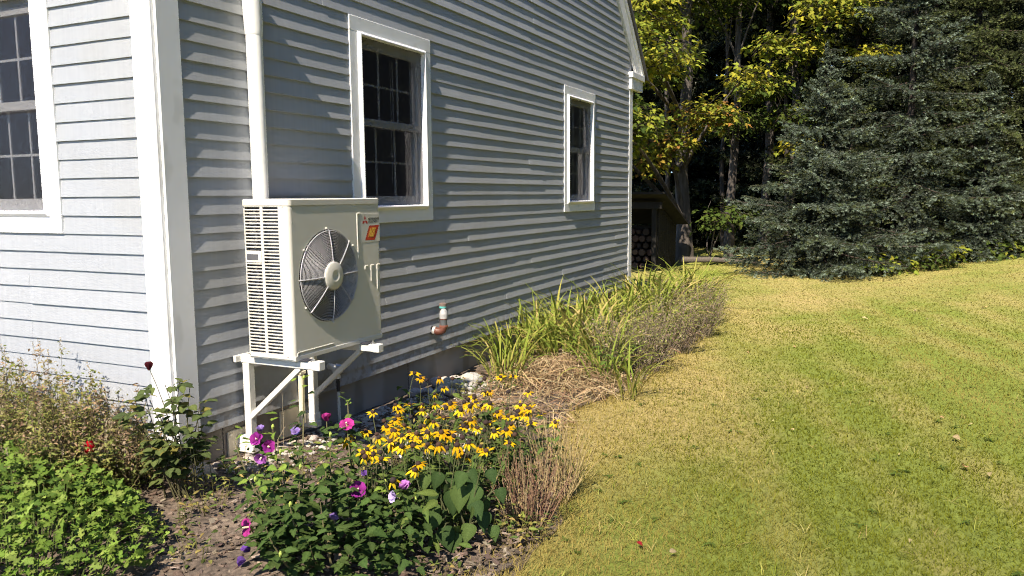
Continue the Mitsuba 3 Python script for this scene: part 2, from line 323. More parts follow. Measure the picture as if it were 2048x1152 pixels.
# dark room behind the windows
room = MB()
room.mesh(bx(-6.9, -0.11, 0.12, L-0.05, 0.2, 0.25)); room.mesh(bx(-6.9, -0.11, 0.12, L-0.05, 2.7, 2.75))
room.mesh(bx(-6.9, -6.8, 0.12, L-0.05, 0.25, 2.7)); room.mesh(bx(-6.8, -0.11, L-0.12, L-0.05, 0.25, 2.7)); room.mesh(bx(-3.2, -3.1, 0.12, L-0.12, 0.25, 2.7))
room.mesh(bx(-3.1, -0.11, 4.4, 4.5, 0.25, 2.7))
part(house, 'interior_wall', room.ply('room_paint', color=False))
def window(a, b, mp, cols, front):
    """double hung sash window with flat casing between a and b on a wall"""
    w = key_under(house, 'window'); z0, z1 = WIN_Z
    def pc(name, m, mat='trim_paint', **k): return part(w, name, mikit.ply(mp(m), mat), **k)
    cw = 0.092
    pc('casing', cbox(a, b, 0.0006, 0.020, z1-0.102, z1-0.0015)); pc('casing', cbox(a, b, 0.0006, 0.020, z0, z0+0.10))
    pc('casing', cbox(a, a+cw, 0.0006, 0.0188, z0+0.1004, z1-0.1024)); pc('casing', cbox(b-cw, b, 0.0006, 0.0188, z0+0.1004, z1-0.1024))
    A, B, C, D = a+cw-0.006, b-cw+0.006, z0+0.094, z1-0.096
    fr = MB(); iw = 0.024    # frame: bevelled outside edge, deep jamb
    outer = lambda o: np.array([[A+o, C+o], [B-o, C+o], [B-o, D-o], [A+o, D-o]])
    prof = [(0.0, 0.0190), (0.004, 0.030), (0.018, 0.042), (iw, 0.042), (iw, -0.115), (0.0, -0.115)]
    ring = [np.stack([outer(o)[:, 0], np.full(4, d), outer(o)[:, 1]], 1) for o, d in prof]
    V = np.vstack(ring); F = []
    for k in range(len(prof)-1):
        for q in range(4): F.append([k*4+q, k*4+(q+1) % 4, (k+1)*4+(q+1) % 4, (k+1)*4+q])
    fr.add(V, F); pc('frame', fr.tm(), 'white_vinyl')
    a2, b2, c2, d2 = A+iw, B-iw, C+iw, D-iw; zm = 1.825
    def sash(s0, s1, t0, t1, dd, br, tr):
        m = MB(); st = 0.046
        m.mesh(cbox(s0, s0+st, dd-0.034, dd, t0, t1)); m.mesh(cbox(s1-st, s1, dd-0.034, dd, t0, t1))
        m.mesh(cbox(s0+st, s1-st, dd-0.0335, dd-0.0005, t0, t0+br)); m.mesh(cbox(s0+st, s1-st, dd-0.0335, dd-0.0005, t1-tr, t1))
        pc('sash', m.tm(), 'white_vinyl')
        g = [s0+st, s1-st, t0+br, t1-tr]
        gv = np.array([[g[0], dd-0.016, g[2]], [g[1], dd-0.016, g[2]], [g[1], dd-0.016, g[3]], [g[0], dd-0.016, g[3]]])
        pc('pane', trimesh.Trimesh(gv, [[0, 1, 2], [0, 2, 3]], process=False), 'pane_glass')
        for k in range(1, cols):
            s = g[0]+(g[1]-g[0])*k/cols; pc('muntin', bx(s-0.007, s+0.007, dd-0.030, dd-0.022, g[2], g[3]), 'white_vinyl')
        zc = (g[2]+g[3])/2; pc('muntin', bx(g[0], g[1], dd-0.0315, dd-0.0235, zc-0.007, zc+0.007), 'white_vinyl')
    sash(a2+0.002, b2-0.002, zm-0.028, d2, -0.010, 0.052, 0.085 if front else 0.075)
    sash(a2+0.002, b2-0.002, c2+0.002, zm+0.026, -0.047, 0.075, 0.050)
    m = MB(); m.mesh(cbox(a2, b2, -0.115, 0.012, c2-0.006, c2+0.008)); pc('sill', m.tm(), 'white_vinyl')
    if not front:
        cy = b2-0.155
        cv, cf = tube([[cy, -0.17, z] for z in np.linspace(1.38, 2.34, 6)], 0.0035, 5); pc('blind_cord', trimesh.Trimesh(cv, cf, process=False), 'white_vinyl')
        cv, cf = tube([[cy-0.03, -0.17, z] for z in np.linspace(1.40, 2.34, 6)], 0.0025, 5); pc('blind_cord', trimesh.Trimesh(cv, cf, process=False), 'white_vinyl')
    s0, s1, t0, t1 = a2+0.001, b2-0.001, c2+0.009, d2-0.001
    pc('insect_screen', trimesh.Trimesh([[s0, -0.003, t0], [s1, -0.003, t0], [s1, -0.003, t1], [s0, -0.003, t1]], [[0, 1, 2], [0, 2, 3]], process=False), 'screen_mesh')
window(*GWIN[0], gm, 3, False); window(*GWIN[1], gm, 3, False); window(*FWIN[0], fm, 5, True)
# downspout: round pipe with a coupling, bending to the eave above
dp = key_under(house, 'downspout')
part(dp, 'pipe', mikit.ply(tubem([[0.0, 0.635, 0.70], [0.03, 0.635, 0.705], [0.05, 0.635, 0.73], [0.063, 0.635, 0.79], [0.063, 0.635, 1.4], [0.063, 0.635, 2.26]], 0.046, 28), 'gutter_pvc', smooth=40))
el = [[0.063, 0.635, 2.215], [0.063, 0.635, 2.24], [0.063, 0.634, 2.28], [0.064, 0.628, 2.42], [0.064, 0.615, 2.50], [0.064, 0.54, 2.62], [0.064, 0.25, 2.92], [0.064, -0.3, 3.48]]
part(dp, 'elbow', mikit.ply(tubem(el, [0.0485, 0.0505, 0.0520, 0.0540, 0.0540, 0.052, 0.048, 0.048], 28), 'gutter_pvc', smooth=40))
part(dp, 'strap', mikit.ply(tubem([[0.063, 0.635, 1.50], [0.063, 0.635, 1.525]], 0.0472, 28), 'gutter_pvc', smooth=40))

# ================================================================ OUTDOOR UNIT (heat pump)
ux0, ux1, uy0, uy1, uz0, uz1 = 0.142, 0.474, 0.394, 1.234, 0.410, 1.288
hp = thing('heat_pump', 'cream outdoor heat pump unit with round fan guard on wall bracket', 'heat pump')
def rrect(x0, x1, y0, y1, r, n=6):
    return orient(sbox(x0+r, y0+r, x1-r, y1-r).buffer(r, quad_segs=n))
FY, FZ, FR = 0.722, 0.846, 0.262
shell = mf.CrossSection([np.array(rrect(ux0, ux1, uy0, uy1, 0.022).exterior.coords)[:-1]]).extrude(uz1-0.036-uz0).translate((0, 0, uz0))
inner = mf.CrossSection([np.array(rrect(ux0+0.003, ux1-0.003, uy0+0.003, uy1-0.003, 0.019).exterior.coords)[:-1]]).extrude(uz1-0.036-uz0-0.006).translate((0, 0, uz0+0.003))
hole = mf.Manifold.cylinder(0.2, FR+0.004, FR+0.004, 96).rotate((0, 90, 0)).translate((ux1-0.1, FY, FZ))
cols = [(0.163, 0.272), (0.291, 0.398)]
g0, g1 = 0.432, 1.248
cut = mf.Manifold()
for a, b in cols: cut = cut+man(bx(a, b, uy0-0.05, uy0+0.05, g0, g1))
bodym = (shell-inner)-hole-cut
part(hp, 'cabinet', mikit.ply(tri(bodym), 'unit_paint', smooth=30))
lid = mf.CrossSection([np.array(rrect(ux0-0.004, ux1+0.004, uy0-0.004, uy1+0.004, 0.026).exterior.coords)[:-1]]).extrude(0.030).translate((0, 0, uz1-0.036+0.0005))
lid2 = mf.CrossSection([np.array(rrect(ux0+0.006, ux1-0.006, uy0+0.006, uy1-0.006, 0.018).exterior.coords)[:-1]]).extrude(0.036).translate((0, 0, uz1-0.036+0.0005))
part(hp, 'top_cover', mikit.ply(tri(mf.Manifold.batch_hull([lid, lid2])), 'unit_paint', smooth=50))
part(hp, 'base_pan', mikit.ply(cbox(ux0+0.004, ux1+0.003, uy0+0.006, uy1-0.006, uz0-0.010, uz0+0.018), 'unit_paint', smooth=20))
sg = key_under(hp, 'side_grille')
nrow = 44; pitch = (g1-g0)/nrow
for ci, (a, b) in enumerate(cols):
    for r in range(nrow+1):
        z = g1-r*pitch
        if ci == 0 and 13 <= r <= 16: continue
        m = cbox(a-0.002, b+0.002, uy0+0.0005, uy0+0.004, z-0.0042, z+0.0042, 0.0015)
        part(sg, 'slat', mikit.ply(m, 'unit_paint'))
part(sg, 'nameplate', mikit.ply(cbox(0.161, 0.274, uy0-0.004, uy0+0.006, g1-17.2*pitch+0.010, g1-12.8*pitch-0.006, 0.002), 'unit_paint'))
part(sg, 'screw', mikit.ply(cbox(0.170, 0.250, uy0-0.0055, uy0-0.0035, g1-15.9*pitch, g1-14.1*pitch, 0.001), 'coil_metal'), label='grey metal maker plate in the side grille')
# coil and inside
coil = MB()
for k in range(60): coil.mesh(bx(ux0+0.012, ux0+0.30, uy0+0.030, uy0+0.034, 0.43+k*0.0137, 0.43+k*0.0137+0.003))
coil.mesh(bx(ux0+0.01, ux0+0.30, uy0+0.036, uy0+0.045, 0.42, 1.245))
for k in range(2): coil.add(*tube([[ux0+0.075+0.008*math.sin(z*60+k), uy0+0.022, z] for z in np.linspace(0.43, 1.24, 60)], 0.004, 5))
part(hp, 'coil', coil.ply('coil_metal', color=False))
duct = lathe([(FR+0.003, 0), (FR-0.004, -0.03), (FR-0.006, -0.15)], 72, 'x'); duct.apply_translation((ux1-0.002, FY, FZ))
part(hp, 'fan_duct', mikit.ply(duct, 'fan_plastic', smooth=40))
part(hp, 'fan_back', mikit.ply(lathe([(0.0001, 0), (FR-0.004, 0), (FR-0.004, -0.01)], 48, 'x').apply_translation((ux1-0.150, FY, FZ)), 'dark_plastic'))
fan = key_under(hp, 'fan')
for k in range(3):
    n, mm = 14, 7; V = []
    for i in range(n):
        for j in range(mm):
            r = 0.07+(0.245-0.07)*j/(mm-1); th = (-0.62+1.15*i/(n-1))*(0.75+0.25*j/(mm-1))+0.35*(j/(mm-1))**2
            th += k*2*PI/3+0.35; V.append([ux1-0.085+0.05*(i/(n-1)-0.5), FY+r*math.cos(th), FZ+r*math.sin(th)])
    i, j = np.meshgrid(np.arange(n-1), np.arange(mm-1), indexing='ij'); a = i*mm+j
    part(fan, 'blade', mikit.ply((np.array(V), np.stack([a, a+1, a+mm+1, a+mm], -1).reshape(-1, 4)), 'fan_plastic', smooth=True))
part(fan, 'hub', mikit.ply(lathe([(0.0001, 0.03), (0.06, 0.03), (0.075, 0.01), (0.075, -0.05)], 36, 'x').apply_translation((ux1-0.08, FY, FZ)), 'fan_plastic', smooth=40))
gd = key_under(hp, 'fan_guard')
def dome(r): return ux1+0.004+0.022*(1-(r/FR)**2.5)
for k in range(20):
    r = 0.088+(FR-0.004-0.088)*k/19; th = np.linspace(0, 2*PI, 73)[:-1]
    ring = trimesh.creation.torus(r, 0.0015 if k < 19 else 0.0034, 72, 6)
    ring.apply_transform(trimesh.transformations.rotation_matrix(PI/2, [0, 1, 0])); ring.apply_translation((dome(r), FY, FZ))
    part(gd, 'ring', mikit.ply(ring, 'guard_wire', smooth=True))
for k in range(8):
    th = k*PI/4+PI/2+0.02
    rr = np.r_[np.linspace(0.075, FR, 8), FR+0.006]; P = [[dome(min(r, FR))+0.0045-(0.008 if r > FR else 0), FY+r*math.cos(th), FZ+r*math.sin(th)] for r in rr]
    part(gd, 'spoke', mikit.ply(tubem(P, 0.0027, 8), 'guard_wire', smooth=40))
hubp = [(0.0001, 0.016), (0.024, 0.017), (0.030, 0.021), (0.036, 0.021), (0.070, 0.017), (0.080, 0.010), (0.083, -0.004), (0.0001, -0.004)]
part(gd, 'hub', mikit.ply(lathe(hubp, 48, 'x').apply_translation((ux1+0.024, FY, FZ)), 'unit_paint', smooth=35))
for th in (PI/2+0.08, -PI/2+0.05, PI*0.8, PI*0.2, -PI*0.2, -PI*0.8):
    part(gd, 'clip', mikit.ply(cbox(ux1-0.001, ux1+0.010, FY+(FR+0.012)*math.cos(th)-0.006, FY+(FR+0.012)*math.cos(th)+0.006, FZ+(FR+0.012)*math.sin(th)-0.006, FZ+(FR+0.012)*math.sin(th)+0.006, 0.003), 'unit_paint'))
# raised ribs on the front, screws
def rib(pts, r=0.0042): part(hp, 'raised_rib', mikit.ply(tubem([[ux1+0.0005, y, z] for y, z in pts], r, 8), 'unit_paint', smooth=50))
rib([(1.030, 1.196), (1.000, 1.196), (0.996, 1.192), (0.996, 1.06), (1.0, 0.923)])
rib([(1.091, 0.872), (1.067, 0.872), (1.065, 0.868), (1.065, 0.852)]); rib([(1.156, 0.872), (1.128, 0.872), (1.126, 0.868), (1.126, 0.776)])
rib([(1.218, 0.872), (1.192, 0.872), (1.190, 0.868), (1.190, 0.719)]); rib([(0.421, 0.428), (0.421, 0.440), (0.426, 0.446), (0.732, 0.447)], 0.0035)
for (y, z) in ((0.417, 1.236), (0.417, 1.16), (0.98, 1.236), (0.98, 0.432), (1.2, 0.45), (1.2, 0.68)):
    part(hp, 'bolt', mikit.ply(lathe([(0.0001, 0.0015), (0.003, 0.0012), (0.0035, -0.001)], 8, 'x').apply_translation((ux1+0.0005, y, z)), 'steel'))
for (x, z) in ((0.158, 0.421), (0.158, 1.244), (0.43, 0.424), (0.43, 1.244), (0.155, 0.75), (0.155, 1.04)):
    part(hp, 'bolt', mikit.ply(lathe([(0.0001, 0.0015), (0.0035, 0.0012), (0.004, -0.001)], 8, 'y').apply_transform(np.diag([1, -1, 1, 1])).apply_translation((x, uy0-0.0005, z)), 'steel'))
def onfront(m, y, z, off): m = m.copy(); v = m.vertices; m.vertices = np.stack([ux1+off+v[:, 2], y+v[:, 0], z+v[:, 1]], 1); return m
bg = key_under(hp, 'badge')
part(bg, 'plate', mikit.ply(cbox(ux1-0.001, ux1+0.0012, 1.034, 1.229, 1.018, 1.194, 0.0006), 'unit_paint'), label='cream badge plate on the front panel')
aa = 0.0186; lg = MB()
for k in range(3):
    an = PI/2+k*2*PI/3; R2 = np.array([[math.cos(an-PI/2), -math.sin(an-PI/2)], [math.sin(an-PI/2), math.cos(an-PI/2)]])
    q = np.array([[0, 0.0008], [aa/2, aa*0.866], [0, aa*1.732], [-aa/2, aa*0.866]])@R2.T
    lg.add(np.stack([np.full(4, ux1+0.0018), 1.076+q[:, 0], 1.1495+q[:, 1]], 1), [[0, 1, 2, 3]], (0.42, 0.02, 0.02))
part(bg, 'emblem', lg.ply('vc_paint'), label='red emblem of three diamonds')
tx = MB()
for s, z in (('MITSUBISHI', 1.1545), ('ELECTRIC', 1.1375)):
    m = meshkit.text_mesh(s, 0.0118, 0.0006, True); m.apply_scale([0.114/(m.bounds[1][0]-m.bounds[0][0]) if s[0] == 'M' else 0.094/(m.bounds[1][0]-m.bounds[0][0]), 1, 1])
    tx.mesh(onfront(m, 1.110, z, 0.0014), (0.02, 0.018, 0.016))
part(bg, 'lettering', tx.ply('vc_paint'), label='black two line lettering')
c4 = np.array([[1.073, 1.030], [1.174, 1.028], [1.224, 1.120], [1.118, 1.119]]); V = []; C = []; nn = 13
for i in range(nn):
    for j in range(nn):
        s, t = i/(nn-1), j/(nn-1); q = (1-s)*(1-t)*c4[0]+s*(1-t)*c4[1]+s*t*c4[2]+(1-s)*t*c4[3]
        g = math.exp(-((s-0.38)/0.2)**2-((t-0.5)/0.28)**2)
        V.append([ux1+0.0017, q[0], q[1]]); C.append(np.array([0.45, 0.035, 0.02])*(1-g)+np.array([0.62, 0.20, 0.03])*g)
i, j = np.meshgrid(np.arange(nn-1), np.arange(nn-1), indexing='ij'); a = i*nn+j
st = MB(); st.add(V, np.stack([a, a+nn, a+nn+1, a+1], -1).reshape(-1, 4), np.array(C))
part(bg, 'sticker', st.ply('vc_paint'), label='slanted red and orange sticker')
m = meshkit.text_mesh('H2i', 0.052, 0.0006, True); v = m.vertices.copy(); v[:, 0] = v[:, 0]*0.058/v[:, 0].max()+v[:, 1]*0.45; m.vertices = v
part(bg, 'print', MB().mesh(onfront(m, 1.106, 1.052, 0.0020), (0.66, 0.42, 0.06)).ply('vc_paint'), label='yellow lettering on the sticker')
# ---- wall bracket
br = thing('wall_bracket', 'cream painted steel bracket with braces carrying the heat pump', 'bracket')
def bplate(*a, name='arm', r=0.004): return part(br, name, mikit.ply(cbox(*a, r), 'bracket_paint'))
part(br, 'rail', mikit.ply(cbox(0.020, 0.0405, 0.40, 1.10, 0.360, 0.398, 0.003), 'bracket_paint'))
for y in (0.440, 1.000):
    bplate(0.016, 0.600, y, y+0.045, 0.352, 0.398)
    bplate(0.046, 0.094, y+0.001, y+0.050, -0.135, 0.3515, name='post')
    bplate(-0.021, 0.104, y-0.004, y+0.058, -0.180, -0.1355, name='foot'); bplate(-0.021, 0.10, y-0.002, y+0.056, -0.134, -0.085, name='foot')
    d = np.array([0.455-0.098, 0, 0.352-0.045]); ln = np.linalg.norm(d); m = cbox(-0.02, ln, 0, 0.030, -0.015, 0.015, 0.003)
    m.apply_transform(trimesh.transformations.rotation_matrix(-math.atan2(d[2], d[0]), [0, 1, 0])); m.apply_translation((0.098, y+0.006, 0.045))
    part(br, 'brace', mikit.ply(m, 'bracket_paint'))
    bplate(0.560, 0.606, y-0.003, y+0.050, 0.350, 0.4005, name='end_cap')
    for x in (0.20, 0.548):
        part(br, 'bolt', mikit.ply(lathe([(0.0001, 0.026), (0.005, 0.026), (0.005, 0.012), (0.011, 0.011), (0.011, 0.004), (0.018, 0.003), (0.018, 0)], 12).apply_translation((x, y+0.022, 0.3985)), 'steel'))
    part(br, 'rubber_foot', mikit.ply(cbox(0.44, 0.53, y-0.01, y+0.055, 0.3985, 0.4045, 0.002), 'dark_plastic'))
# ---- things on the foundation and wall
def plate(y0, y1, z0, z1, label):
    k = thing('mounting_plate', label, 'mounting plate', 'cream plates on the foundation')
    part(k, 'panel', mikit.ply(cbox(-0.0215, -0.010, y0, y1, z0, z1, 0.004), 'pipe_plastic'))
    for y in (y0+0.02, y1-0.02):
        for z in (z0+0.02, z1-0.02): part(k, 'screw', mikit.ply(lathe([(0.0001, 0.004), (0.006, 0.003), (0.007, 0)], 10, 'x').apply_translation((-0.010, y, z)), 'steel'))
plate(0.362, 0.56, -0.235, -0.045, 'cream plate screwed to the foundation behind the nearer bracket foot')
plate(0.80, 1.08, -0.215, -0.035, 'cream plate screwed to the foundation behind the farther bracket foot')
lp = thing('line_pipe', 'cream upright pipe running down the wall behind the heat pump bracket', 'pipe')
part(lp, 'pipe', mikit.ply(tubem([[0.034, 0.955, z] for z in (0.62, 0.3, -0.14)], 0.019, 16), 'pipe_plastic', smooth=40))
part(lp, 'strap', mikit.ply(cbox(0.014, 0.056, 0.928, 0.982, 0.18, 0.2, 0.003), 'pipe_plastic'))
cf = thing('conduit', 'grey conduit elbow with flexible pipe running down the foundation', 'conduit')
part(cf, 'collar', mikit.ply(lathe([(0.024, 0.0), (0.030, 0.0), (0.030, 0.055), (0.026, 0.060), (0.021, 0.060), (0.021, 0.005), (0.0001, 0.004)], 20).apply_transform(frame((0.055, 1.275, 0.158), (0.2, 0.1, 1), (0.75, 0.55, -0.25))@np.eye(4)), 'steel', smooth=40))
part(cf, 'elbow', mikit.ply(tubem(bez((0.0, 1.27, 0.165), (0.07, 1.27, 0.17), (0.066, 1.285, 0.085), 8), 0.021, 14), 'gutter_pvc', smooth=40))
part(cf, 'sleeve', mikit.ply(tubem([[0.064, 1.288, 0.09], [0.06, 1.295, 0.04], [0.056, 1.302, -0.01]], 0.0125, 12), 'dark_plastic', smooth=40))
part(cf, 'flexible_pipe', mikit.ply(tubem([[0.056, 1.302, z] for z in np.linspace(-0.01, -0.20, 40)]+[[0.06, 1.31, -0.24], [0.08, 1.33, -0.275]], [0.0095+0.0014*(k % 2) for k in range(42)], 10), 'gutter_pvc', smooth=60))
vp = thing('vent_pipe', 'rusty vent pipe with grey valve and teal band on the clapboards', 'pipe')
RUST, SIL, TEAL, BLK, GRY = (0.115, 0.040, 0.024), (0.36, 0.36, 0.355), (0.10, 0.42, 0.38), (0.02, 0.02, 0.02), (0.085, 0.095, 0.10)
def vpart(name, pts, rad, col, sides=16, label=None): part(vp, name, MB().add(*tube(pts, rad, sides), col).ply('vc_paint'), label)
vpart('flange', [[0.010, 2.615, 0.200], [0.020, 2.613, 0.200]], 0.037, BLK)
vpart('collar', [[0.020, 2.612, 0.200], [0.042, 2.614, 0.198]], 0.033, (0.45, 0.43, 0.40), label='pale collar at the wall')
vpart('elbow', bez((0.038, 2.613, 0.198), (0.100, 2.628, 0.178), (0.105, 2.636, 0.236), 8), 0.032, RUST, label='rust red elbow')
vpart('elbow', [[0.105, 2.636, 0.230], [0.105, 2.636, 0.245]], 0.036, (0.20, 0.075, 0.045))
vpart('nipple', [[0.105, 2.636, 0.245], [0.105, 2.636, 0.292]], 0.028, GRY); vpart('nipple', [[0.105, 2.636, 0.292], [0.105, 2.636, 0.300]], 0.030, (0.15, 0.06, 0.04))
vpart('valve', [[0.105, 2.636, 0.300], [0.105, 2.636, 0.335], [0.103, 2.641, 0.358], [0.098, 2.648, 0.372]], [0.033, 0.034, 0.030, 0.018], SIL, label='silvery valve body')
vpart('valve', [[0.122, 2.628, 0.352], [0.115, 2.665, 0.342], [0.102, 2.695, 0.332]], [0.014, 0.011, 0.007], SIL, 10)
vpart('riser', [[0.072, 2.675, 0.215], [0.072, 2.678, 0.30], [0.072, 2.682, 0.380]], 0.024, (0.075, 0.042, 0.040))
vpart('band', [[0.072, 2.682, 0.380], [0.072, 2.682, 0.395]], 0.030, TEAL, label='teal band')
vpart('cap', [[0.072, 2.682, 0.395], [0.072, 2.682, 0.415], [0.072, 2.682, 0.422]], [0.031, 0.031, 0.020], (0.16, 0.115, 0.095))

# ================================================================ VEGETATION
# ---- leaf shapes: local x along the leaf, y across, z up
def blade(ln, wd, fold=0.25, curl=0.3, n=4, tip=1.6, col=(0.05, 0.09, 0.02), rng=None, base=0.15):
    """a pointed leaf of one folded strip with a paler midrib"""
    t = np.linspace(0, 1, n+1); w = wd*np.maximum(np.sin(PI*np.clip(t, 0, 1)**(1/tip)), 0)*0.5; w[0] = wd*0.04; w[-1] = 0.0005
    z = -curl*ln*t**2; x = ln*(t-0.12*curl*t**2)
    C = np.stack([x, 0*t, z], 1); Lf = np.stack([x-0.0*w, w, z+fold*w], 1); Rt = np.stack([x, -w, z+fold*w], 1)
    v = np.vstack([C, Lf, Rt]); m = n+1; F = []
    for k in range(n): F += [[k, k+1, m+k+1], [k, m+k+1, m+k], [k, 2*m+k, 2*m+k+1], [k, 2*m+k+1, k+1]]
    c = np.asarray(col, float); cc = np.vstack([np.tile(c*1.35+0.005, (m, 1)), np.tile(c, (2*m, 1))])
    return v, np.array(F), cc
def lobed(outline, col, fold=0.15, curl=0.15):
    """a leaf from a half outline [(x, y)...] mirrored about its midrib"""
    o = np.array(outline, float); n = len(o); x = o[:, 0]; ln = x.max()
    mid = np.stack([x, 0*x, -curl*x**2/ln], 1)
    A = np.stack([x, o[:, 1], -curl*x**2/ln+fold*np.abs(o[:, 1])], 1); B = A*[1, -1, 1]
    v = np.vstack([mid, A, B]); F = []
    for k in range(n-1): F += [[k, k+1, n+k+1], [k, n+k+1, n+k], [k, 2*n+k, 2*n+k+1], [k, 2*n+k+1, k+1]]
    c = np.asarray(col, float); return v, np.array(F), np.vstack([np.tile(c*1.25+0.004, (n, 1)), np.tile(c, (2*n, 1))])
HIB = [(0, 0.002), (0.08, 0.20), (0.22, 0.30), (0.30, 0.26), (0.36, 0.36), (0.48, 0.22), (0.60, 0.20), (0.66, 0.22), (0.80, 0.10), (1.0, 0.002)]
MUM = [(0, 0.03), (0.20, 0.05), (0.26, 0.26), (0.38, 0.34), (0.40, 0.12), (0.52, 0.14), (0.60, 0.34), (0.74, 0.30), (0.72, 0.12), (0.84, 0.20), (0.94, 0.12), (1.0, 0.002)]
MAP = [(0, 0.004), (0.02, 0.28), (0.20, 0.26), (0.36, 0.50), (0.52, 0.16), (0.68, 0.22), (1.0, 0.002)]
FARL = [(0, 0.01), (0.3, 0.45), (0.6, 0.3), (1.0, 0.002)]
COR = [(0, 0.004), (-0.05, 0.16), (0.02, 0.32), (0.15, 0.40), (0.32, 0.40), (0.50, 0.33), (0.68, 0.22), (0.85, 0.10), (1.0, 0.002)]
ROS = [(0, 0.01), (0.12, 0.20), (0.30, 0.33), (0.50, 0.35), (0.70, 0.27), (0.88, 0.12), (1.0, 0.002)]
def leafset(shape, cols, bsdf='leaf', **k):
    """one ply per colour, shared by all the leaves that are entries of their own"""
    out = []
    for c in cols:
        v, f, cc = lobed(shape, c, **k); out.append(shared(mikit.ply((v, f), bsdf, smooth=True, color=cc)))
    return out
def rdir(rng, el0, el1):
    a = rng.uniform(0, 2*PI); e = rng.uniform(el0, el1); return np.array([math.cos(a)*math.cos(e), math.sin(a)*math.cos(e), math.sin(e)])

FACE = -1.1   # side of the far trees that faces the yard
# ---- conifers: a branch is a shapegroup, drawn many times in every crown
def conifer_branch(seed, ln, cols, nper, nl, nw, droop, twig=0.09, spread=0.36):
    """needles of a spray: shoots along side twigs, each shoot ringed with needles"""
    rng = np.random.RandomState(seed); V, F, C = [], [], []; nv = 0; shoots = []
    def ax(t): return np.array([ln*t, 0, -droop*ln*t+1.1*droop*ln*t**2])
    k = 0; t = 0.06
    while t < 0.97:
        for sd in (1, -1):
            l2 = ln*spread*(1-t)**0.75*rng.uniform(0.7, 1.15)+0.05
            an = rng.uniform(0.75, 1.05); d = np.array([math.cos(an), sd*math.sin(an), rng.uniform(-0.30, 0.12)]); d /= np.linalg.norm(d)
            p0 = ax(t); s = 0.0
            while s < l2:
                sl = min(twig*rng.uniform(0.9, 1.3), l2-s+0.03); p = p0+d*s+np.array([0, 0, -0.35*s*s/max(l2, .1)])
                shoots.append((p, d+rng.normal(0, 0.10, 3)+[0, 0, 0.16], sl, s/l2*0.5+t*0.5))
                if s > 0.04 and rng.rand() < 0.9:
                    dd = d+np.array([0.55, -sd*0.6*rng.choice((1, -1)), rng.uniform(-0.35, 0.6)]); shoots.append((p, dd/np.linalg.norm(dd), sl*0.85, s/l2*0.5+t*0.5))
                s += sl*0.82
        t += 0.075*1.0/max(ln, 0.6)+0.02
    for t in np.arange(0.3, 1.0, 0.09): shoots.append((ax(t), np.array([1, 0, 0.25]), 0.11, t))
    for p, d, sl, tipness in shoots:
        d = d/np.linalg.norm(d); M = frame(p, d); base = cols[rng.randint(len(cols))]; g = rng.uniform(0.75, 1.25)*(0.40+1.85*tipness**3)  # tips paler as new growth; inner shade and lit tips also painted in
        th = rng.uniform(0, 2*PI, nper); u = (np.arange(nper)+rng.rand(nper))/nper
        for q in range(nper):
            c, s_ = math.cos(th[q]), math.sin(th[q]); up = np.array([0, c, s_]); sidev = np.array([0, -s_, c])*nw/2
            o = np.array([u[q]*sl, 0, 0]); tip = o+np.array([nl*0.62, 0, 0])+up*nl*0.78
            V.append(xf(M, np.stack([o-sidev, o+sidev, tip]))); F.append([nv, nv+1, nv+2]); nv += 3
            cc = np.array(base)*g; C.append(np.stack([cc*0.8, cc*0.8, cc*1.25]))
    v, f = tube([ax(t) for t in np.linspace(0, 1, 6)], np.linspace(0.014, 0.003, 6)*max(ln, 0.6), 4, False)
    V.append(v); F += (f+nv).tolist(); C.append(np.tile([0.06, 0.045, 0.035], (len(v), 1)))
    return np.vstack(V), np.array(F), np.vstack(C)
def branch_groups(prefix, cols, nper, nl, nw, droop, seeds=2, lens=(0.55, 1.05, 1.7), **k):
    g = {}
    for ln in lens:
        for sd in range(seeds):
            v, f, c = conifer_branch(100+sd+int(ln*10), ln, cols, nper, nl, nw, droop, **k)
            key = f'{prefix}_{int(ln*100)}_{sd}'; scene[key] = {'type': 'shapegroup', 'spray': mikit.ply((v, f), 'needle', color=c)}
            g.setdefault(ln, []).append(key)
    return g
BLUE = [(0.072, 0.100, 0.062), (0.096, 0.128, 0.088), (0.060, 0.080, 0.036), (0.125, 0.158, 0.118), (0.070, 0.084, 0.030)]
GREEN = [(0.060, 0.078, 0.022), (0.072, 0.090, 0.026), (0.046, 0.062, 0.020), (0.092, 0.105, 0.032)]
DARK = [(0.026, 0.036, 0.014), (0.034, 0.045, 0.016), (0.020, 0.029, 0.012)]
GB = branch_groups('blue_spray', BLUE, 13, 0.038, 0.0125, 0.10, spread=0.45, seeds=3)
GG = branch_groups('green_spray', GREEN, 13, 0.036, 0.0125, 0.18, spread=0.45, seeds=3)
GD = branch_groups('dark_spray', DARK, 8, 0.085, 0.034, 0.22, seeds=2, lens=(1.0, 1.9), twig=0.15, spread=0.45)
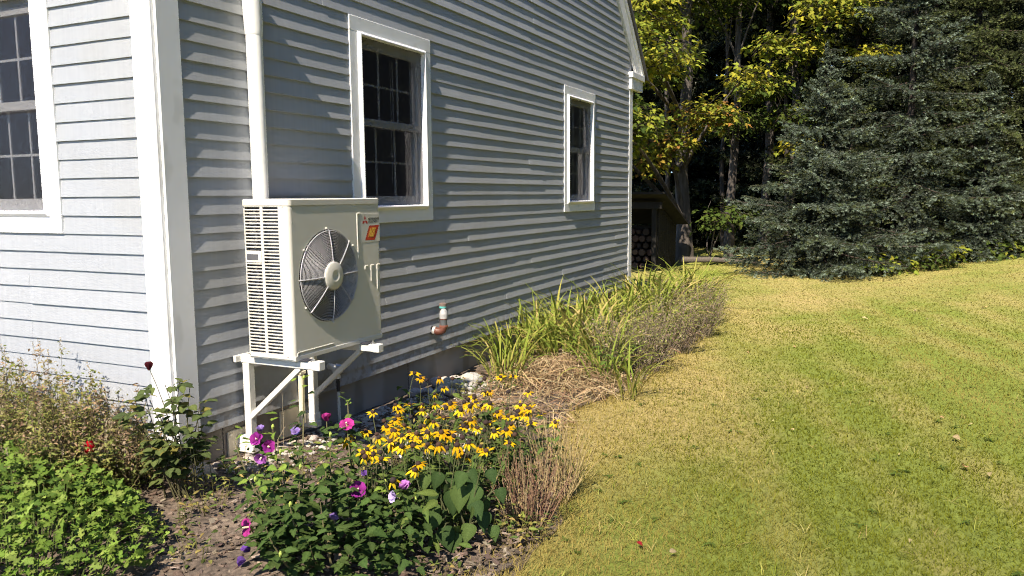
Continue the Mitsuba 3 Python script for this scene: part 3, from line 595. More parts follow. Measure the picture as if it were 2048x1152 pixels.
def conifer(name, label, group, x, y, h, R, groups, seed, z0=0.15, step=0.20, nbr=9, face=None, pw=0.85, lean=0.0):
    rng = np.random.RandomState(seed); t = thing(name, label, 'tree', group); g = float(gz(x, y))
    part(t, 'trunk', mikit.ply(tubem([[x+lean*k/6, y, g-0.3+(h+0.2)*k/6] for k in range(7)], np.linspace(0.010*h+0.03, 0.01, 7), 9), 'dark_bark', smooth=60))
    z, k = z0, 0; lens = sorted(groups)
    while z < h-0.1:
        q = z/h; Rz = R*(1-q)**pw*(0.75+0.25*min(1, z/0.6)); n = max(4, int(nbr*(0.5+0.5*(1-q))))
        for i in range(n):
            az = 2*PI*(i+rng.rand()*0.9)/n+k*1.3
            if face is not None and abs((az-face+PI) % (2*PI)-PI) > 1.9: continue
            l = max(0.18, Rz*rng.choice([rng.uniform(0.5, 0.8), rng.uniform(0.85, 1.18)], p=[0.4, 0.6])); ln = min(lens, key=lambda a: abs(math.log(a/l)))
            el = rng.uniform(-0.30, 0.16)+0.5*q**2; d = np.array([math.cos(az)*math.cos(el), math.sin(az)*math.cos(el), math.sin(el)])
            zz = z+rng.uniform(-0.5, 0.5)*step
            sc = l/ln; m = frame((x+lean*q, y, g+zz), d, (rng.normal(0, 0.12), rng.normal(0, 0.12), 1), (sc, max(sc, 0.75), max(sc, 0.75)))
            k += 1; scene[f'{t}__crown__{k:03d}'] = inst(groups[ln][rng.randint(len(groups[ln]))], m)
        if step > 0.3 or face is None:
            for i in range(3):   # short sprays close to the stem
                az = FACE+rng.uniform(-1.1, 1.1); l = max(0.3, Rz*rng.uniform(0.3, 0.55)); ln = min(lens, key=lambda a: abs(math.log(a/l))); k += 1
                scene[f'{t}__crown__{k:03d}'] = inst(groups[ln][rng.randint(len(groups[ln]))], frame((x+lean*q, y, g+z+rng.uniform(0, 1)*step), (math.cos(az), math.sin(az), rng.uniform(-0.5, 0.3)), (rng.normal(0, .3), rng.normal(0, .3), 1), l/ln))
        z += step*(1-0.35*q)*(1.0 if z < 6.8 else 1.7)
    for i in range(3):
        k += 1; m = frame((x+lean, y, g+h-0.35+0.1*i), (0.1*math.cos(i*2.1), 0.1*math.sin(i*2.1), 1), (1, 0, 0), 0.6); scene[f'{t}__crown__{k:03d}'] = inst(groups[lens[0]][0], m)
    return t
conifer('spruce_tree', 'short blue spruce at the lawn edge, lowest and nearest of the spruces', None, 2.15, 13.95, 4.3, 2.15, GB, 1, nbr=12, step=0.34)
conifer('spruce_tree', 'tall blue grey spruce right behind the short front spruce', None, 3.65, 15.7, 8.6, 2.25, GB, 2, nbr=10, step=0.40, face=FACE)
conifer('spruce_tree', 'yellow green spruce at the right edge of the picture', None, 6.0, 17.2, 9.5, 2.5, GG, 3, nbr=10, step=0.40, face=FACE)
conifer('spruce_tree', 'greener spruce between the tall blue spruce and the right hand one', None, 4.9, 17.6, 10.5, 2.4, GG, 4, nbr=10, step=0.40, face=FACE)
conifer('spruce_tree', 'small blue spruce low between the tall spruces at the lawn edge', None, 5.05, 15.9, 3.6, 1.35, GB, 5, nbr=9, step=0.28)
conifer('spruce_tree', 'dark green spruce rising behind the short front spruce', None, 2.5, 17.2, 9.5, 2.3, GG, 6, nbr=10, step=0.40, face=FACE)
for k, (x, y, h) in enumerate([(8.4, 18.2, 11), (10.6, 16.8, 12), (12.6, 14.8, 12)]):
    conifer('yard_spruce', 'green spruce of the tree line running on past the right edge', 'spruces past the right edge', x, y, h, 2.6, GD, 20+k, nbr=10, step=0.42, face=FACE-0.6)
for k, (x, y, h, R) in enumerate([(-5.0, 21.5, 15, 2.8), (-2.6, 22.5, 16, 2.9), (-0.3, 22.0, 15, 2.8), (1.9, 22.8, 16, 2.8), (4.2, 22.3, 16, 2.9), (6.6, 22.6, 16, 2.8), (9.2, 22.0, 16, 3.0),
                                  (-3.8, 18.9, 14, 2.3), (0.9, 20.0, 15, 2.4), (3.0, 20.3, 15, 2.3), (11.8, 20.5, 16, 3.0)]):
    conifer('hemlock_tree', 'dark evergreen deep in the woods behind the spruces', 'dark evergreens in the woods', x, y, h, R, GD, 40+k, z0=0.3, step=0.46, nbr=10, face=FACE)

# ---- broadleaf trees: sprays of lobed leaves on twigs
def leaf_spray(seed, cols, n=26, R=0.42, size=0.10, shape=MAP):
    rng = np.random.RandomState(seed); mb = MB()
    for k in range(n):
        a = rng.uniform(0, 2*PI); r = R*math.sqrt(rng.rand()); p = np.array([r*math.cos(a), r*math.sin(a), rng.normal(0, 0.07)-0.25*r*r])
        d = np.array([math.cos(a+rng.normal(0, .6)), math.sin(a+rng.normal(0, .6)), rng.uniform(-0.7, 0.05)])
        v, f, c = lobed(shape, jit(cols[rng.randint(len(cols))], rng, 0.25), 0.1, 0.2)
        mb.add(xf(frame(p, d, (rng.normal(0, .35), rng.normal(0, .35), 1), size*rng.uniform(0.75, 1.25)), v), f, c)
    for k in range(4):
        a = k*PI/2+rng.rand(); mb.add(*tube([[0, 0, 0], [R*0.5*math.cos(a), R*0.5*math.sin(a), -0.03], [R*0.9*math.cos(a), R*0.9*math.sin(a), -0.15]], [0.006, 0.004, 0.002], 3, False), (0.06, 0.05, 0.035))
    return mb
def spray_groups(prefix, cols, n=3, **k):
    out = []
    for i in range(n):
        key = f'{prefix}_{i}'; scene[key] = {'type': 'shapegroup', 'spray': leaf_spray(7+i+len(prefix), cols, **k).ply('leaf')}; out.append(key)
    return out
SY = spray_groups('yellow_spray', [(0.26, 0.26, 0.03), (0.31, 0.28, 0.03), (0.19, 0.23, 0.03), (0.24, 0.25, 0.03)])
SL = spray_groups('lime_spray', [(0.17, 0.21, 0.028), (0.21, 0.235, 0.03), (0.12, 0.165, 0.025), (0.23, 0.235, 0.03)])
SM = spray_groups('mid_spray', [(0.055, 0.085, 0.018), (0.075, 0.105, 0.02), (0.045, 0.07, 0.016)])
SO = spray_groups('orange_spray', [(0.30, 0.22, 0.035), (0.32, 0.16, 0.04), (0.28, 0.24, 0.03), (0.21, 0.23, 0.03), (0.25, 0.24, 0.03)])
def broadleaf(name, label, group, x, y, h, tr, clumps, seed, lean=(0, 0), bark='bark', cat='tree'):
    """clumps: (dx, dy, z, radius, flatness, count, groups)"""
    rng = np.random.RandomState(seed); t = thing(name, label, cat, group); g = float(gz(x, y)); n = 9
    P = [np.array([x+lean[0]*(i/n)+0.05*math.sin(i*1.7+seed), y+lean[1]*(i/n)+0.05*math.cos(i*1.3), g-0.2+(h+0.2)*i/n]) for i in range(n+1)]
    R = [tr*(1.35 if i == 0 else 1)*(1-0.8*i/n) for i in range(n+1)]
    part(t, 'trunk', mikit.ply(tubem(P, R, 12), bark, smooth=60)); k = 0
    for (dx, dy, z, rad, fl, cnt, gs) in clumps:
        c = np.array([x+dx, y+dy, g+z]); zi = max(0, min(n, int((z-0.8)/h*n)))
        a = P[zi]; part(t, 'limb', mikit.ply(tubem(bez(a, (a+c)/2+[0, 0, 0.35], c, 7), np.linspace(max(0.02, R[zi]*0.4), 0.012, 7), 6), bark, smooth=60))
        for q in range(cnt):
            d = rng.normal(0, 1, 3); d /= np.linalg.norm(d); r = rad*rng.uniform(0.35, 1.0)**0.6
            p = c+d*[r, r, r*fl]; k += 1
            up = np.array([d[0]*0.5+rng.normal(0, .25), d[1]*0.5+rng.normal(0, .25), 1.0])
            scene[f'{t}__crown__{k:03d}'] = inst(gs[rng.randint(len(gs))], frame(p, (rng.normal(), rng.normal(), -0.15), up, rng.uniform(0.8, 1.25)))
    return t
broadleaf('maple_tree', 'maple with a thick pale trunk and yellow orange low boughs beside the woodshed', None, -1.05, 15.75, 10, 0.19,
    [(-0.1, -1.2, 2.75, 0.55, 0.4, 26, SO+SL), (0.75, -1.3, 3.3, 0.62, 0.4, 26, SO+SL), (-0.6, -1.5, 2.35, 0.5, 0.45, 20, SY+SO), (-0.5, -1.1, 4.4, 0.9, 0.5, 34, SL+SM), (-0.6, -1.4, 5.6, 1.0, 0.6, 50, SY+SL), (0.6, -0.6, 6.7, 1.2, 0.7, 50, SL),
     (-0.8, -0.5, 7.4, 1.5, 0.7, 70, SL+SM), (0.2, 0.5, 9.0, 1.8, 0.7, 80, SL), (1.5, -0.9, 4.1, 0.35, 0.5, 9, SY), (-1.5, -1.2, 6.3, 1.0, 0.6, 40, SY+SL), (-1.9, -0.8, 3.4, 0.9, 0.5, 30, SL+SO), (-0.9, -3.3, 3.3, 0.9, 0.4, 46, SL+SO), (-1.7, -3.6, 3.6, 1.0, 0.5, 50, SL+SM), (-0.1, -2.9, 4.4, 0.9, 0.45, 34, SY+SL), (-1.0, -4.2, 4.8, 1.2, 0.5, 54, SL+SY), (-0.2, -4.3, 2.9, 0.8, 0.5, 60, SL+SM), (-1.1, -4.2, 3.0, 0.9, 0.5, 60, SL+SM)], 1)  # last two boughs: unseen behind the house, added to shade the woodshed
broadleaf('maple_tree', 'yellow green maple standing behind the short blue spruce', None, 1.15, 17.6, 9, 0.13,
    [(0.0, -1.0, 4.9, 0.8, 0.45, 34, SY+SL), (0.9, -1.2, 5.6, 0.8, 0.5, 34, SY+SL), (-0.7, -0.9, 4.1, 0.6, 0.45, 24, SL+SM), (1.5, -0.9, 4.6, 0.45, 0.5, 14, SY), (0.2, -0.8, 3.4, 0.55, 0.4, 20, SM+SL), (1.5, -0.8, 6.6, 0.9, 0.5, 36, SL), (-0.1, 0, 7.9, 1.6, 0.7, 70, SL), (0.4, -1.3, 2.7, 0.4, 0.4, 10, SY)], 2)
broadleaf('woodland_tree', 'slim dark trunked tree behind the thick trunked maple', None, -0.25, 17.3, 11, 0.12,
    [(0.0, -0.8, 3.3, 0.8, 0.5, 26, SM), (-0.6, -0.6, 6.2, 1.1, 0.6, 40, SM+SL), (0.9, -0.5, 6.6, 1.1, 0.6, 40, SM), (0.2, 0, 9, 2.0, 0.6, 90, SM)], 3, lean=(0.25, 0))
broadleaf('woodland_tree', 'tall bare stemmed tree between the maple and its yellow green neighbour', None, 0.35, 19.2, 13, 0.14,
    [(0.2, -0.5, 7.8, 1.4, 0.6, 60, SM), (-0.6, -0.4, 9.6, 1.8, 0.6, 80, SM), (0.5, -0.6, 4.4, 0.8, 0.5, 24, SM)], 4)
broadleaf('sapling', 'low leafy sapling growing right of the thick maple trunk', None, -0.35, 15.3, 1.5, 0.018, [(0.25, -0.3, 1.0, 0.32, 0.4, 9, SM), (0.6, -0.3, 1.15, 0.3, 0.35, 7, SM)], 5)
for k, (x, y, h) in enumerate([(-1.9, 17.5, 12), (0.9, 18.6, 12), (1.6, 19.4, 12), (-0.9, 19.8, 12), (-2.6, 16.6, 11)]):
    broadleaf('forest_tree', 'bare trunk in the dark woods between the maples', 'bare trunks in the woods', x, y, h, 0.075, [(0, 0, 8.5, 1.6, 0.6, 60, SM), (0.3, -0.5, 6.9, 1.2, 0.5, 36, SM)], 30+k)
for k, (x, y, w, lab) in enumerate([(4.1, 14.6, 0.45, 'low yellow green weeds at the foot of the tall blue spruce'), (5.3, 15.8, 0.5, 'weedy bush with a yellow top at the lawn edge under the spruces'), (6.2, 16.4, 0.5, 'low green bush at the lawn edge near the right side'), (3.2, 14.0, 0.35, 'small leafy tuft between the short spruce and the lawn')]):
    broadleaf('edge_bush', lab, None, x, y, 0.5, 0.01, [(0, 0, 0.16, w*0.75, 0.4, 8, SM), (0.25, -0.1, 0.28, w*0.4, 0.6, 3, SL)], 50+k, cat='bush')
def far_wood():
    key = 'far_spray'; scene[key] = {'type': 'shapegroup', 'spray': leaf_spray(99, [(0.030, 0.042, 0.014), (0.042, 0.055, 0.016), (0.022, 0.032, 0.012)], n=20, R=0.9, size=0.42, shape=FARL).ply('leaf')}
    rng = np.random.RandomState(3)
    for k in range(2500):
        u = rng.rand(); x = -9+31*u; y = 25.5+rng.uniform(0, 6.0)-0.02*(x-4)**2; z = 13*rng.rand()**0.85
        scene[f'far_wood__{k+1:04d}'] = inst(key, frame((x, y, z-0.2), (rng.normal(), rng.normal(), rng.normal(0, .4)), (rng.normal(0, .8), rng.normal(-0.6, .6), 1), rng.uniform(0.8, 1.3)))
    labels['far_wood'] = {'label': 'dark mass of woods closing off the view behind the trees', 'category': 'woods', 'kind': 'stuff'}
far_wood()
for k in range(15):
    y = 15-1.75*k; x = 15.5+1.6*(k % 2)-0.02*(y-3)**2
    broadleaf('boundary_tree', 'leafy tree of the woods along the right side of the yard', 'trees beside the yard', x, y, 14, 0.16,
        [(0, 0, 2.5, 1.9, 0.9, 26, ['far_spray']), (0, 0, 6.0, 2.3, 1.0, 36, ['far_spray']), (0, 0, 10.0, 2.4, 1.0, 38, ['far_spray']), (0, 0, 13.0, 1.8, 1.0, 24, ['far_spray'])], 200+k)
# ---- woodshed, firewood, log
shed = thing('woodshed', 'old open fronted lean-to woodshed in the shade of the maple', 'shed')
SX0, SX1, SY0, SY1 = -2.9, -1.02, 13.4, 14.9
for k in range(9):
    y = SY0+(SY1-SY0)*k/9; h = lambda q: 1.10-0.50*(q-SY0)/(SY1-SY0)
    v = np.array([[x_, y_, z_] for x_ in (SX1, SX1+0.022) for (y_, z_) in ((y+0.004, -0.35), (y+0.157, -0.35), (y+0.157, h(y+0.157)), (y+0.004, h(y+0.004)))])
    part(shed, 'board', mikit.ply(trimesh.convex.convex_hull(v), 'old_wood_shaded'))
part(shed, 'post', mikit.ply(cbox(SX1-0.10, SX1-0.002, SY0-0.10, SY0, -0.35, 1.14), 'old_wood_shaded')); part(shed, 'post', mikit.ply(cbox(SX0, SX0+0.1, SY0-0.1, SY0, -0.35, 1.14), 'old_wood_shaded'))
part(shed, 'beam', mikit.ply(cbox(SX0-0.1, SX1+0.12, SY0-0.14, SY0-0.02, 1.00, 1.14), 'old_wood_shaded'))
v = np.array([[x_, y_, z_+o] for x_ in (SX0-0.2, SX1+0.25) for (y_, z_) in ((SY0-0.35, 1.30), (SY1+0.2, 0.62)) for o in (0, 0.05)])
part(shed, 'roof', mikit.ply(trimesh.convex.convex_hull(v), 'old_wood_shaded')); part(shed, 'back_wall', mikit.ply(cbox(SX0, SX1-0.004, SY1-0.05, SY1-0.02, -0.35, 0.6), 'old_wood_shaded'))
rng = np.random.RandomState(9)
for r in range(6):
    for c in range(8):
        y = 13.62+rng.uniform(-0.03, 0.03); x = SX1-0.22-c*0.165+0.08*(r % 2); z = -0.22+r*0.145; rr = rng.uniform(0.045, 0.082)
        whole('firewood', MB().add(*tube([[x, y+rng.normal(0, .03), z], [x+rng.normal(0, .02), y+0.42, z]], rr, 7), jit((0.055, 0.034, 0.026), rng, .8)).ply('vc_rough'), 'split log end in the firewood stack inside the woodshed', 'firewood', 'firewood stacked in the woodshed')
whole('fallen_log', MB().add(*tube([[-0.95, 15.0, -0.18], [-0.2, 15.15, -0.17], [0.75, 15.2, -0.20]], [0.07, 0.062, 0.05], 9), (0.10, 0.085, 0.07)).ply('vc_rough'), 'grey fallen log on the ground right of the thick maple trunk', 'log')

# ---- lawn grass
def grass():
    rng = np.random.RandomState(5); N = 400000
    r = 2.0*np.exp(rng.rand(N)*math.log(19/2.0)); a = -YAW+0  # polar round the yard's near end
    th = rng.uniform(-0.62, 1.25, N)       # bearing from +y towards +x
    x = CAM[0]+r*np.sin(th-0.35); y = CAM[1]+r*np.cos(th-0.35)
    keep = (x > bed_edge(y)+0.02+0.55*(fb(x, y, 3.2, 9)-0.5)-0.30*rng.rand(N)**1.6) & ~((x < 0.2) & (y < L+0.2)); x, y, r = x[keep], y[keep], r[keep]; n = len(x)
    mixf = np.clip(lawn_mix(x, y, lambda u, v: fb(u, v, 1.0, 2), ss)+rng.normal(0, 1, n)*np.clip(0.6/r, 0.05, 0.16), 0, 1)
    clump = 1+0.30*(fb(x, y, 7.0, 6)-0.5)*2; ht = (0.015+0.016*rng.rand(n))*clump*(1+0.35*(fb(x, y, 1.3, 4)-0.5))*np.clip(1.15-0.03*r, 0.6, 1.1); wd = np.maximum(0.0022, 0.00085*r)*rng.uniform(0.7, 1.3, n)
    edge = ss(0.30, -0.10, x-bed_edge(y))[:, None]; mixf = np.clip(mixf+0.5*edge[:, 0]*rng.rand(n), 0, 1); ht *= 1+1.6*edge[:, 0]*rng.rand(n)
    az = rng.uniform(0, 2*PI, n); ln = rng.uniform(0.3, 1.9, n)
    b = np.stack([x, y, gz(x, y)-0.002], 1); sv = np.stack([-np.sin(az), np.cos(az), 0*az], 1)*wd[:, None]/2; dv = np.stack([np.cos(az)*ln, np.sin(az)*ln, np.ones(n)], 1)*ht[:, None]
    mid = b+dv*[0.40, 0.40, 0.58]; tip = b+dv
    v = np.stack([b-sv, b+sv, mid+sv*0.8, mid-sv*0.8, tip], 1).reshape(-1, 3); o = np.arange(n)[:, None]*5
    f = np.concatenate([o+[0, 1, 2], o+[0, 2, 3], o+[3, 2, 4]], 0)
    green = np.array([0.172, 0.190, 0.021])*(1+0.25*(rng.rand(n, 1)-0.5)); straw = np.array([0.43, 0.345, 0.110])*(1+0.25*(rng.rand(n, 1)-0.5))
    c = (green*(1-mixf[:, None])+straw*mixf[:, None])*(0.9+0.25*(clump[:, None]-0.85)); c = np.repeat(c, 5, axis=0)
    scene['lawn_grass'] = mikit.ply((v, f), 'grass_blade', color=c)
    labels['lawn_grass'] = {'label': 'short mown grass of the yard, partly dried to straw', 'category': 'grass', 'kind': 'stuff'}
grass()
def tufts():
    rng = np.random.RandomState(15); mb = MB()
    for k in range(2600):   # longer blades and small weeds that the mower missed
        r = 2.0+5.5*rng.rand()**1.3; th = rng.uniform(-0.75, 0.9); x, y = CAM[0]+r*math.sin(th-0.1), CAM[1]+r*math.cos(th-0.1)
        if x < float(bed_edge(y))+0.05 or (k % 2 and float(fb(x, y, 1.6, 12)) < 0.47): continue
        g = float(gz(x, y)); col = jit([(0.20, 0.23, 0.03), (0.42, 0.35, 0.13), (0.14, 0.18, 0.03), (0.30, 0.30, 0.07)][rng.randint(4)], rng, .2)
        if k % 9 == 0:
            for q in range(6): v, f, c = blade(rng.uniform(0.025, 0.05), 0.014, 0.2, 0.3, 3, 1.2, jit((0.085, 0.125, 0.025), rng, .3)); mb.add(xf(frame((x, y, g+0.012), rdir(rng, 0.0, 0.5)), v), f, c)
        else:
            for q in range(5): v, f, c = blade(rng.uniform(0.035, 0.075), 0.0035, 0.2, rng.uniform(0.2, 0.7), 3, 1.2, jit(col, rng, .2)); mb.add(xf(frame((x+rng.normal(0, .012), y+rng.normal(0, .012), g), rdir(rng, 0.5, 1.4)), v), f, c)
    scene['lawn_tufts'] = mb.ply('grass_blade'); labels['lawn_tufts'] = {'label': 'longer grass tufts and small weeds standing out of the mown lawn', 'category': 'grass', 'kind': 'stuff'}
tufts()
rng = np.random.RandomState(77)
for (x, y, s, col, lab) in [(2.41, 0.39, 0.036, (0.22, 0.015, 0.02), 'small red fallen leaf on the lawn near the bottom'), (2.57, 0.35, 0.035, (0.24, 0.19, 0.11), 'pale fallen leaf on the lawn beside the small red leaf'),
        (3.83, 2.12, 0.06, (0.36, 0.20, 0.10), 'brown fallen leaf at the right of the lawn'), (3.81, 2.78, 0.055, (0.30, 0.23, 0.12), 'large pale tan fallen leaf farther up the right of the lawn'), (3.95, 2.08, 0.04, (0.30, 0.24, 0.12), 'thin pale leaf just right of the brown fallen leaf'),
        (3.1, 8.2, 0.09, (0.50, 0.40, 0.20), 'pale leaf lying far out on the lawn'), (4.6, 9.5, 0.09, (0.45, 0.33, 0.15), 'tan leaf lying on the far right of the lawn')]:
    v, f, c = lobed(MAP if s > 0.07 else ROS, col, 0.35, 0.4)
    whole('fallen_leaf', mikit.ply((xf(frame((x, y, float(gz(x, y))+0.035), rdir(rng, -0.1, 0.3), (rng.normal(0, .3), rng.normal(0, .3), 1), s), v), f), 'dry', smooth=True, color=c), lab, 'leaf', None)
rng = np.random.RandomState(91); ll = MB()
for k in range(120):
    x, y = rng.uniform(1.6, 7.5), rng.uniform(-0.2, 14); x = max(x, float(bed_edge(y))+0.1); v, f, c = lobed(ROS if k % 2 else MAP, jit([(0.36, 0.28, 0.14), (0.28, 0.18, 0.09), (0.40, 0.34, 0.16), (0.20, 0.10, 0.05)][rng.randint(4)], rng, .3), 0.3, 0.4)
    ll.add(xf(frame((x, y, float(gz(x, y))+0.02), rdir(rng, -0.2, 0.3), (rng.normal(0, .3), rng.normal(0, .3), 1), rng.uniform(0.018, 0.038)), v), f, c)
scene['leaf_litter'] = ll.ply('dry'); labels['leaf_litter'] = {'label': 'tiny dry leaves and bits scattered over the lawn', 'category': 'leaf litter', 'kind': 'stuff'}
# ---- mulch, stones, hose
def chips(n, x0, x1, y0, y1, seed, size, cols):
    rng = np.random.RandomState(seed); mb = MB(); k = 0
    while k < n:
        x, y = rng.uniform(x0, x1), rng.uniform(y0, y1)
        if x > bed_edge(y)-0.02 or (x < 0.03 and y > -0.06): k += 1; continue
        l = size*rng.lognormal(0, 0.35); q_ = rng.uniform(0.08, 0.34); m = cbox(-l/2, l/2, -l*q_, l*q_, -l*0.05, l*0.05, l*0.04); m.vertices = m.vertices+rng.normal(0, l*0.06, m.vertices.shape)
        mb.add(xf(frame((x, y, bz(x, y)+0.004+0.012*rng.rand()), rdir(rng, -0.35, 0.35), (rng.normal(0, .35), rng.normal(0, .35), 1)), m.vertices), m.faces, jit(cols[rng.randint(len(cols))], rng, 0.3)); k += 1
    return mb
MC = [(0.125, 0.088, 0.060), (0.175, 0.130, 0.092), (0.075, 0.052, 0.038), (0.22, 0.175, 0.13), (0.10, 0.07, 0.05)]
mbc = chips(8000, -0.3, 2.05, -1.3, 2.4, 1, 0.025, MC)
scene['mulch'] = mbc.ply('vc_rough'); labels['mulch'] = {'label': 'brown wood chip mulch covering the planting bed', 'category': 'mulch', 'kind': 'stuff'}
def stone_mesh(rng, s):
    m = trimesh.creation.icosphere(1); p = m.vertices; m.vertices = p*(1+0.5*(meshkit.noise(p*1.3+rng.rand(3)*50, 3)[:, None]-0.5))*[1, rng.uniform(.6, .95), rng.uniform(.45, .75)]*s
    m.apply_transform(trimesh.transformations.rotation_matrix(rng.uniform(0, 6), [0, 0, 1])); return m
rng = np.random.RandomState(21); gm_ = MB()
for k in range(900):
    y = rng.uniform(0.15, 3.0); x = 0.02+abs(rng.normal(0, 0.18))+0.14*math.exp(-((y-2.5)/0.5)**2)
    m = stone_mesh(rng, 0.016*rng.lognormal(0, 0.4)); gm_.add(m.vertices+[x, y, bz(x, y)+0.004], m.faces, jit((0.34, 0.315, 0.28) if rng.rand() < 0.6 else (0.30, 0.26, 0.22), rng, .3))
scene['gravel'] = gm_.ply('vc_rough'); labels['gravel'] = {'label': 'pale gravel strip along the foundation', 'category': 'gravel', 'kind': 'stuff'}
for k in range(34):
    y = rng.normal(2.48, 0.22); x = 0.22+rng.normal(0, 0.09); s = 0.045*rng.lognormal(0, 0.25); m = stone_mesh(rng, s)
    whole('stone', MB().add(m.vertices+[x, y, bz(x, y)+s*0.4+0.03*rng.rand()], m.faces, jit((0.36, 0.335, 0.30), rng, .25)).ply('vc_rough'), 'rough whitish stone in the heap by the foundation', 'stone', 'whitish stones heaped by the foundation')
m = stone_mesh(rng, 0.075); whole('corner_stone', MB().add(m.vertices+[0.10, 0.06, bz(0.1, 0.06)+0.02], m.faces, (0.42, 0.36, 0.27)).ply('vc_rough'), 'tan stone on the soil at the house corner under the rose', 'stone')
hz = []
for k in range(72):
    a = k*0.2; r = 0.15+0.035*math.sin(k*0.11)+0.0008*k; hz.append([0.92+1.05*r*math.cos(a), 1.12+1.5*r*math.sin(a), bz(0.9, 1.1)+0.02+0.0005*k+0.008*math.sin(k*0.7)])
whole('garden_hose', MB().add(*tube(hz, 0.0085, 7), (0.46, 0.45, 0.42)).ply('vc_paint', smooth=True), 'white garden hose coiled on the soil among the yellow flowers', 'hose')

# ================================================================ PLANTS IN THE BED
YEL = [(0.62, 0.40, 0.012), (0.66, 0.46, 0.02), (0.58, 0.33, 0.010)]
def petal_ring(rng, n, ln, wd, droop, col, miss=0.0):
    mb = MB()
    for k in range(n):
        if rng.rand() < miss: continue
        a = 2*PI*k/n+rng.normal(0, 0.12); e = -droop+rng.normal(0, 0.22)
        v, f, c = blade(ln*rng.uniform(0.85, 1.12), wd, 0.12, 0.18, 3, 1.1, jit(col, rng, 0.12))
        mb.add(xf(frame((0.006*math.cos(a), 0.006*math.sin(a), 0), (math.cos(a)*math.cos(e), math.sin(a)*math.cos(e), math.sin(e)), (0, 0, 1)), v), f, np.tile(jit(col, rng, 0.1), (len(v), 1)))
    return mb
rng = np.random.RandomState(31)
RINGS = [shared(petal_ring(rng, rng.randint(9, 12), 0.031, 0.0125, d, YEL[k % 3], 0.12).ply('leaf')) for k, d in enumerate((0.0, 0.15, 0.32, 0.5, 0.7, 0.95, 0.25, 0.42))]
_c = trimesh.creation.icosphere(2); _c.vertices = _c.vertices*(1+0.12*(meshkit.noise(_c.vertices*9, 3)[:, None]-0.5))*[0.0105, 0.0105, 0.0098]+[0, 0, 0.003]
CONE = [shared(MB().mesh(_c, c).ply('vc_rough')) for c in ((0.030, 0.014, 0.010), (0.045, 0.020, 0.010), (0.022, 0.012, 0.010))]
SUSLEAF = []
for c in ((0.055, 0.085, 0.022), (0.075, 0.115, 0.028), (0.045, 0.07, 0.022), (0.095, 0.13, 0.03)):
    v, f, cc = blade(1.0, 0.36, 0.25, 0.35, 5, 1.35, c); SUSLEAF.append(shared(mikit.ply((v, f), 'leaf', smooth=True, color=cc)))
FL = [(0.5,1.56,0.1,0),(0.69,1.33,0.13,0),(0.73,1.34,0.12,1),(0.82,1.35,0.14,0),(0.91,1.36,0.14,1),(0.87,1.32,0.09,0),(0.88,1.19,0.08,0),(1.14,1.36,0.16,1),(1.2,1.25,0.11,0),(1.2,1.31,0.1,0),(1.15,0.61,0.18,0),(1.11,0.81,0.13,0),(1.24,0.7,0.16,0),(1.18,0.86,0.13,0),(1.26,0.88,0.14,0),(1.19,1.12,0.1,1),(1.32,0.73,0.14,0),(1.38,0.72,0.17,0),(1.37,0.88,0.13,0),(1.42,0.88,0.15,0),(1.4,1.16,0.15,1),(1.44,0.93,0.09,0),(1.57,0.79,0.16,1),(1.57,0.96,0.14,0),(1.61,0.97,0.11,0),(1.67,1.02,0.08,0),(1.69,0.66,0.17,0),(1.67,0.63,0.13,0),(1.68,0.42,0.15,0),(1.66,0.35,0.17,1),(1.53,0.55,0.15,1),(1.62,0.49,0.17,0),(1.47,0.52,0.12,0),(1.46,0.51,0.16,1),(1.49,0.35,0.12,1),(1.65,0.1,0.17,0),(1.81,0.08,0.17,0),(1.64,0.19,0.09,0),(0.98,0.63,0.09,0),(1.07,0.62,0.1,1),(1.02,0.55,0.18,0),(0.96,0.78,0.12,0),(1.06,0.38,0.14,1),(1.14,0.44,0.11,0),(1.18,0.28,0.13,0),(1.25,0.32,0.12,0),(1.3,0.31,0.12,0),(1.29,0.2,0.14,0),(1.42,0.09,0.14,0),(1.43,-0.02,0.17,0),(1.34,0.04,0.15,0),(1.26,0.05,0.17,0),(1.15,0.1,0.17,0),(1.33,-0.14,0.18,0),(1.41,-0.15,0.15,0),(1.2,0.09,0.1,0),(1.32,-0.16,0.17,0),(1.12,0.0,0.18,0),(1.43,0.21,0.17,0),(1.41,0.31,0.14,0),(1.45,0.3,0.15,0),(1.42,0.29,0.1,0),(1.34,0.41,0.16,0),(1.31,0.56,0.14,0),(1.18,0.62,0.11,0),(1.53,-0.07,0.09,0),(1.64,-0.4,0.17,0),(1.59,0.04,0.18,0),(1.51,0.84,0.09,1),(1.81,0.38,0.16,1),(1.19,1.67,0.12,0),(1.09,1.69,0.1,0),(1.54,0.2,0.11,1)]
SEEDS = [(0.72, 1.32, 'yellow coneflower clump farthest back by the foundation with few blooms'), (1.30, 1.15, 'coneflower clump at the far side of the yellow patch with many bare dark cones'), (1.62, 0.82, 'coneflower clump at the lawn side of the yellow patch'),
         (1.10, 0.55, 'coneflower clump in the back left part of the yellow patch'), (1.42, 0.42, 'coneflower clump thick with yellow blooms at the middle of the patch'), (1.22, 0.08, 'coneflower clump at the left front of the patch behind the hibiscus'), (1.58, 0.05, 'coneflower clump standing over the broad leaved plant at the front')]
_r2 = np.random.RandomState(5)
FL += [(x+_r2.normal(0, .05), y+_r2.normal(0, .05), z+_r2.uniform(-.05, .02), int(_r2.rand() < 0.3)) for x, y, z, b_ in FL if _r2.rand() < 0.95 and y < 1.3 and x > 0.95 and y > -0.2]
SP = np.array([s[:2] for s in SEEDS]); own = [int(np.argmin(((SP-np.array(q[:2]))**2).sum(1))) for q in FL]
